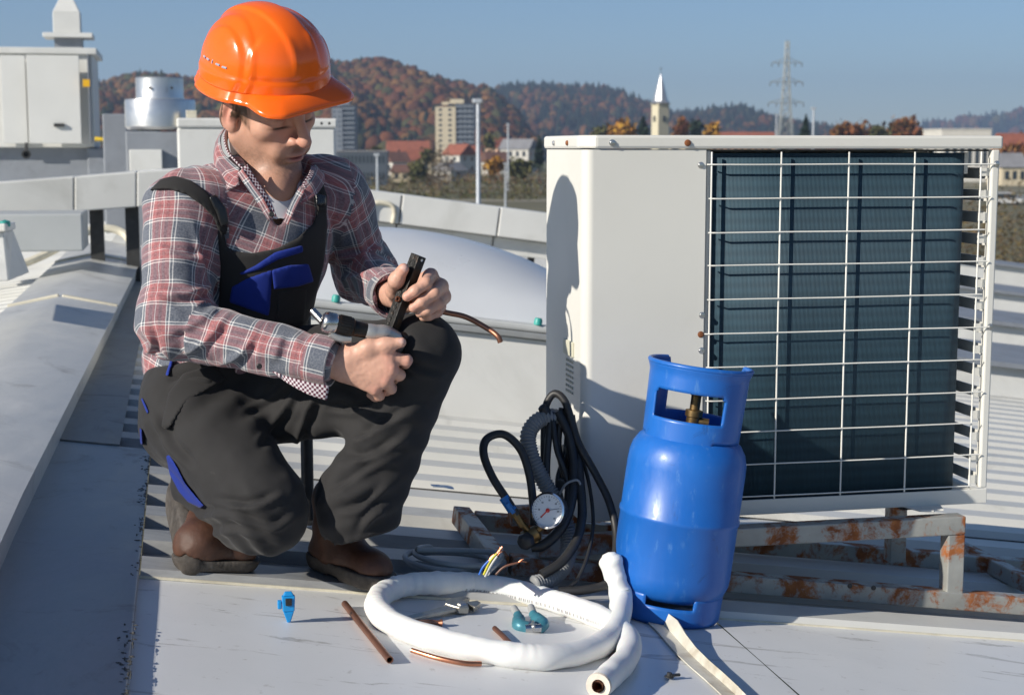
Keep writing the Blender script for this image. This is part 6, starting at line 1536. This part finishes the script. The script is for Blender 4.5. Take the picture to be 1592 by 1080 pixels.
# tower blocks
def tower(px0, px1, top, Y, name, label, face, side, split):
    k = Y / FPX; W_ = (px1 - px0) * k; zt = at(px0, top, Y)[2]; h = zt - GZ; c = np.array([((px0 + px1) / 2 - 796) * k, Y + 8, GZ]); t = empty(name, c); tag(t, label, 'building')
    ws = W_ * split; m = MB(); m.box(c + np.array([-W_ / 2 + ws / 2, 0, h / 2 - 1.5]), (ws, 16, h - 3)); m.build('wall', face, t)
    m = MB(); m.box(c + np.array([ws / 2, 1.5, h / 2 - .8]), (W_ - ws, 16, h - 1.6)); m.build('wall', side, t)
    m = MB(); m.box(c + np.array([.05 * W_, 1, h + .2]), (W_ * .35, 7, 2.6)); m.box(c + np.array([-.22 * W_, 1, h - .9]), (W_ * .25, 6, 1.6)); m.build('roof_house', face, t)
    nf = int(h / 2.9)
    for q in range(nf):
        z = 1.6 + q * 2.9
        for s in (.25, .72):
            m = MB(); m.box(c + np.array([-W_ / 2 + ws * s, -8.03, z]), (ws * .16, .1, 1.3)); m.build('window', M['glass'], t)
        for s in (.12, .37, .62, .87):
            x = -W_ / 2 + ws + (W_ - ws) * s
            m = MB(); m.box(c + np.array([x, -6.54, z]), ((W_ - ws) * .16, .1, 1.4)); m.build('window', M['glass'], t)
        m = MB(); m.box(c + np.array([ws / 2, -7.1, z - 1.0]), ((W_ - ws) * .96, 1.1, .9)); m.build('balcony', M['wall_tower'], t)
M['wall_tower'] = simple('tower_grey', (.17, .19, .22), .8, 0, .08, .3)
tower(678, 738, 158, 900, 'tower_block', 'pale high rise apartment block with shaded balcony side below the wooded hill', C_, M['wall_tower'], .52)  # the balcony side's shade is put into its darker wall colour
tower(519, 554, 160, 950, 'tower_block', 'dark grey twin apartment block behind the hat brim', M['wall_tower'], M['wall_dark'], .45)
# church
Yc = 560; k = Yc / FPX; c = np.array([(1024 - 796) * k, Yc, GZ]); ch = empty('church_tower', c); tag(ch, 'cream church tower with a pointed grey metal spire', 'church')
w_ = 26 * k; zt = at(1024, 161, Yc)[2]; zs = at(1024, 114, Yc)[2]; ya = math.radians(28); ax = (np.array([math.cos(ya), math.sin(ya), 0]), np.array([-math.sin(ya), math.cos(ya), 0]), UP); w2 = w_ / (math.cos(ya) + math.sin(ya))
m = MB(); m.box(c + UP * (zt - GZ) / 2, (w2, w2, zt - GZ), ax); m.build('tower', simple('church_render', (.56, .51, .37), .8), ch)
m = MB(); m.lathe([(w2 * .80, 0), (w2 * .60, .9), (w2 * .42, (zs - zt) * .40), (0, zs - zt)], np.array([c[0], c[1], zt]), UP, 8); sp_ = m.build('spire', simple('spire_metal', (.42, .43, .45), .35, .6), ch)
m = MB(); m.tube([np.array([c[0], c[1], zs - .3]), np.array([c[0], c[1], zs + 2.2])], .09, 6); m.box(np.array([c[0], c[1], zs + 1.5]), (.9, .12, .14)); m.build('cross', M['dark_steel'], sp_)
for a, s in ((ax[0], ax[1]), (ax[1], ax[0])):
    for sg in (-1, 1):
        m = MB(); p = c + a * sg * (w2 / 2 + .02); m.box(np.array([p[0], p[1], at(0, 185, Yc)[2]]), (.9, .9, 1.9), (s, a, UP)) ; m.build('belfry_window', M['glass'], ch)
        m = MB(); m.box(c + UP * (zt - GZ - .2), (w2 + .5, w2 + .5, .4), ax) ; 
m.build('cornice', M['wall_cream'], ch)
m = MB(); cc_ = c + np.array([9, 10, 0]); m.box(cc_ + UP * 5, (11, 20, 10), ax); m.build('nave', C_, ch)
# lattice pylon
Yp = 480; k = Yp / FPX; B = np.array([(1217 - 796) * k, Yp, GZ]); zt = at(1218, 64, Yp)[2]; H_ = zt - GZ; py = empty('power_pylon', B); tag(py, 'tall steel lattice power pylon with three cross arms', 'pylon')
M['pylon'] = simple('galvanised_lattice', (.30, .32, .32), .6, .4)
hw = lambda t: .5 + 2.6 * (1 - t) ** 1.5
cr_ = [(-1, -1), (1, -1), (1, 1), (-1, 1)]
m = MB(); lv = np.linspace(0, 1, 15)
for i in range(14):
    t0, t1 = lv[i], lv[i + 1]
    for q in range(4):
        a, b = cr_[q], cr_[(q + 1) % 4]
        P0 = B + np.array([a[0] * hw(t0), a[1] * hw(t0), H_ * t0]); P1 = B + np.array([a[0] * hw(t1), a[1] * hw(t1), H_ * t1]); Q0 = B + np.array([b[0] * hw(t0), b[1] * hw(t0), H_ * t0]); Q1 = B + np.array([b[0] * hw(t1), b[1] * hw(t1), H_ * t1])
        m.tube([P0, P1], .13, 4); m.tube([P0, Q1], .07, 4); m.tube([Q0, P1], .07, 4); m.tube([P1, Q1], .06, 4)
m.build('mast', M['pylon'], py)
for yy, hwp in ((98, 23), (128, 25), (160, 27)):
    z = at(1217, yy, Yp)[2]; L_ = hwp * k; m = MB()
    for s in (-1, 1):
        for y in (-.6, .6): m.tube([B + np.array([0, y, z - GZ]), B + np.array([s * L_, 0, z - GZ])], .10, 4)
        m.tube([B + np.array([0, 0, z - GZ + 1.6]), B + np.array([s * L_, 0, z - GZ])], .09, 4)
        for x in (.45, .75): m.tube([B + np.array([s * L_ * x, 0, z - GZ]), B + np.array([s * L_ * x, 0, z - GZ + 1.6 * (1 - x)])], .06, 4)
    arm = m.build('cross_arm', M['pylon'], py)
    for s in (-1, -.55, .55, 1):
        m = MB(); m.tube([B + np.array([s * L_, 0, z - GZ]), B + np.array([s * L_, 0, z - GZ - 1.2])], .14, 6); m.build('insulator', M['dark_steel'], arm)
# poles
def pole(px, top, Y, r, name, label, mat, lamp=False, base=None):
    B = np.array([(px - 796) / FPX * Y, Y, GZ]); zt = at(px, top, Y)[2]; t = empty(name, B); tag(t, label, 'pole')
    m = MB(); m.lathe([(r * 1.5, 0), (r * 1.5, .4), (r * 1.15, .45), (r * .8, zt - GZ), (0, zt - GZ + .01)], B, UP, 12); m.build('mast', mat, t, smooth=40)
    m = MB(); m.box(np.array([B[0] - r * .3, B[1], zt - .05]), (r * 4, r * 2.4, r * 1.8)); m.build('lamp_head' if lamp else 'top_cap', mat, t, bevel=r * .3)
M['galv'] = simple('galvanised', (.50, .53, .57), .45, .5)
pole(744, 155, 55, .085, 'lamp_post', 'galvanised lamp post rising beyond the white duct', M['galv'], True)
pole(1260, 168, 210, .16, 'pole', 'white pole right of the power pylon', M['galv'])
pole(1203, 178, 330, .16, 'pole', 'slim pole just left of the power pylon', M['galv'])
pole(790, 193, 330, .18, 'utility_pole', 'grey utility pole in the village left of the condenser', M['galv'])
pole(588, 240, 150, .13, 'utility_pole', 'short concrete pole in front of the dark industrial hall', M['galv'])
pole(786, 254, 240, .13, 'utility_pole', 'low pole in the scrub beside the orange tree', M['galv'])
# trees that stand apart
TG = 'single trees in the town'
for i, (px, py, Y, hpx, wpx, pal, cn, lb) in enumerate([
    (771, 242, 400, 30, 32, YEL, False, 'bright orange tree in front of the village'), (838, 210, 420, 55, 17, PINE, True, 'dark slim cypress left of the condenser'),
    (808, 246, 380, 34, 40, OLIV, False, 'olive green tree beside the cypress'), (650, 248, 380, 34, 28, OLIV, False, 'olive tree left of the bare birches'),
    (968, 187, 520, 34, 46, YEL, False, 'golden tree left of the church tower'), (998, 180, 500, 40, 28, PINE, True, 'dark conifer touching the church tower'),
    (1056, 178, 520, 40, 26, RUST, False, 'rust brown tree right of the church tower'), (1080, 186, 500, 34, 24, PINE, False, 'dark green tree right of the rust brown tree'),
    (1105, 188, 520, 30, 30, YEL, False, 'yellow orange tree by the long red roof'), (1248, 180, 420, 40, 18, PINE, True, 'dark spruce beside the white pole'),
    (1315, 186, 480, 36, 54, RUST, False, 'reddish bare crowned tree behind the condenser top'), (1400, 184, 520, 36, 60, RUST, False, 'wide russet tree left of the flat white hall'),
    (1360, 196, 500, 24, 40, OLIV, False, 'olive brown tree between two russet trees'), (762, 205, 620, 30, 22, OLIV, False, 'green tree right of the lamp post'),
    (665, 228, 480, 30, 24, OLIV, False, 'small green tree above the cream house'), (585, 226, 480, 30, 34, OLIV, False, 'dull green tree over the industrial hall'),
    (1570, 222, 420, 34, 50, RUST, False, 'russet tree in front of the red roofed house on the right'), (935, 196, 540, 26, 36, OLIV, False, 'olive tree farther left of the church')]):
    leafy('tree', lb, px, py, Y, hpx, wpx, pal, TG, 460, conic=cn, seed=i)
for i, (px, py, w_) in enumerate(((684, 214, 26), (697, 218, 22), (676, 232, 18))):
    leafy('birch_tree', ['tall bare birch in front of the tower block', 'second bare birch right of the tall one', 'short bare birch left of the tall one'][i], px, py, 330, 72, w_, [(.16, .12, .08), (.20, .15, .09)], TG, 160, bare=True, seed=40 + i)
# scrub belt in front of the village and brown hedge at the right
def scrub(x0, x1, y0, y1, Y, n, sz, cols, label, seed):
    rs = np.random.default_rng(seed); IV, IF = IC1V, IC1F
    px = rs.uniform(x0, x1, n); Yd = Y + rs.uniform(-.06, .10, n) * Y; top = at(0, y0, Y)[2]; hh = (top - GZ) * rs.uniform(.45, 1.0, n)
    base = np.stack([(px - 796) / FPX * Yd, Yd, np.full(n, GZ)], 1); q = 14
    # every bush is a puff of small leaf faces
    P = base[:, None, :] + np.stack([rs.normal(size=(n, q)) * sz, rs.normal(size=(n, q)) * sz, rs.random((n, q)) * hh[:, None]], -1); P = P.reshape(-1, 3); s = rs.uniform(.25, .7, len(P)) * sz * .55
    a = rs.normal(size=(len(P), 3)); a /= np.linalg.norm(a, axis=1)[:, None]; b = np.cross(a, rs.normal(size=(len(P), 3))); b /= np.linalg.norm(b, axis=1)[:, None]
    V = np.stack([P + a * s[:, None], P + b * s[:, None] * .6, P - a * s[:, None]], 1).reshape(-1, 3); F = np.arange(len(V)).reshape(-1, 3)
    c = np.repeat(np.array(cols)[rs.integers(0, len(cols), n)] * rs.uniform(.6, 1.3, (n, 1)), q * 3, 0)
    tag(tri_obj('scrub', V, F, c, M['leafcol']), label, 'bushes', kind='stuff')
BR = [(.12, .085, .05), (.10, .07, .045), (.14, .11, .06), (.08, .075, .04)]
scrub(440, 900, 276, 300, 285, 420, 1.3, BR + OLIV, 'brown scrub belt in front of the village', 1)
scrub(440, 900, 262, 290, 400, 320, 1.6, BR + OLIV + RUST[:2], 'mixed scrub between the village houses', 2)
scrub(1380, 1800, 270, 300, 90, 900, .55, BR + [(.16, .12, .05)], 'brown hedge beyond the right edge of the roof', 3)
scrub(860, 1700, 214, 222, 600, 500, 3.0, BR + OLIV + RUST, 'trees and bushes along the horizon behind the condenser', 4)
scrub(100, 520, 226, 240, 600, 300, 3.0, BR + OLIV, 'trees along the horizon behind the air handler', 5)
# ------------------------------------------------------------------ air
hz = MB(); hz.box((0, 3100, 140), (11500, 7000, 2 * (140 - GZ + 1.2)))
ho = hz.build('haze', None, weld=True); ho.data.materials.clear()
hm = bpy.data.materials.new('haze'); hm.use_nodes = True; tn = hm.node_tree; tn.nodes.remove(tn.nodes['Principled BSDF'])
pv = tn.nodes.new('ShaderNodeVolumePrincipled'); pv.inputs['Color'].default_value = (.55, .72, 1.0, 1); pv.inputs['Density'].default_value = .00018; pv.inputs['Anisotropy'].default_value = .2
tn.links.new(pv.outputs[0], tn.nodes['Material Output'].inputs['Volume']); ho.data.materials.append(hm)
tag(ho, 'thin bluish autumn haze over the valley', 'haze', kind='stuff')
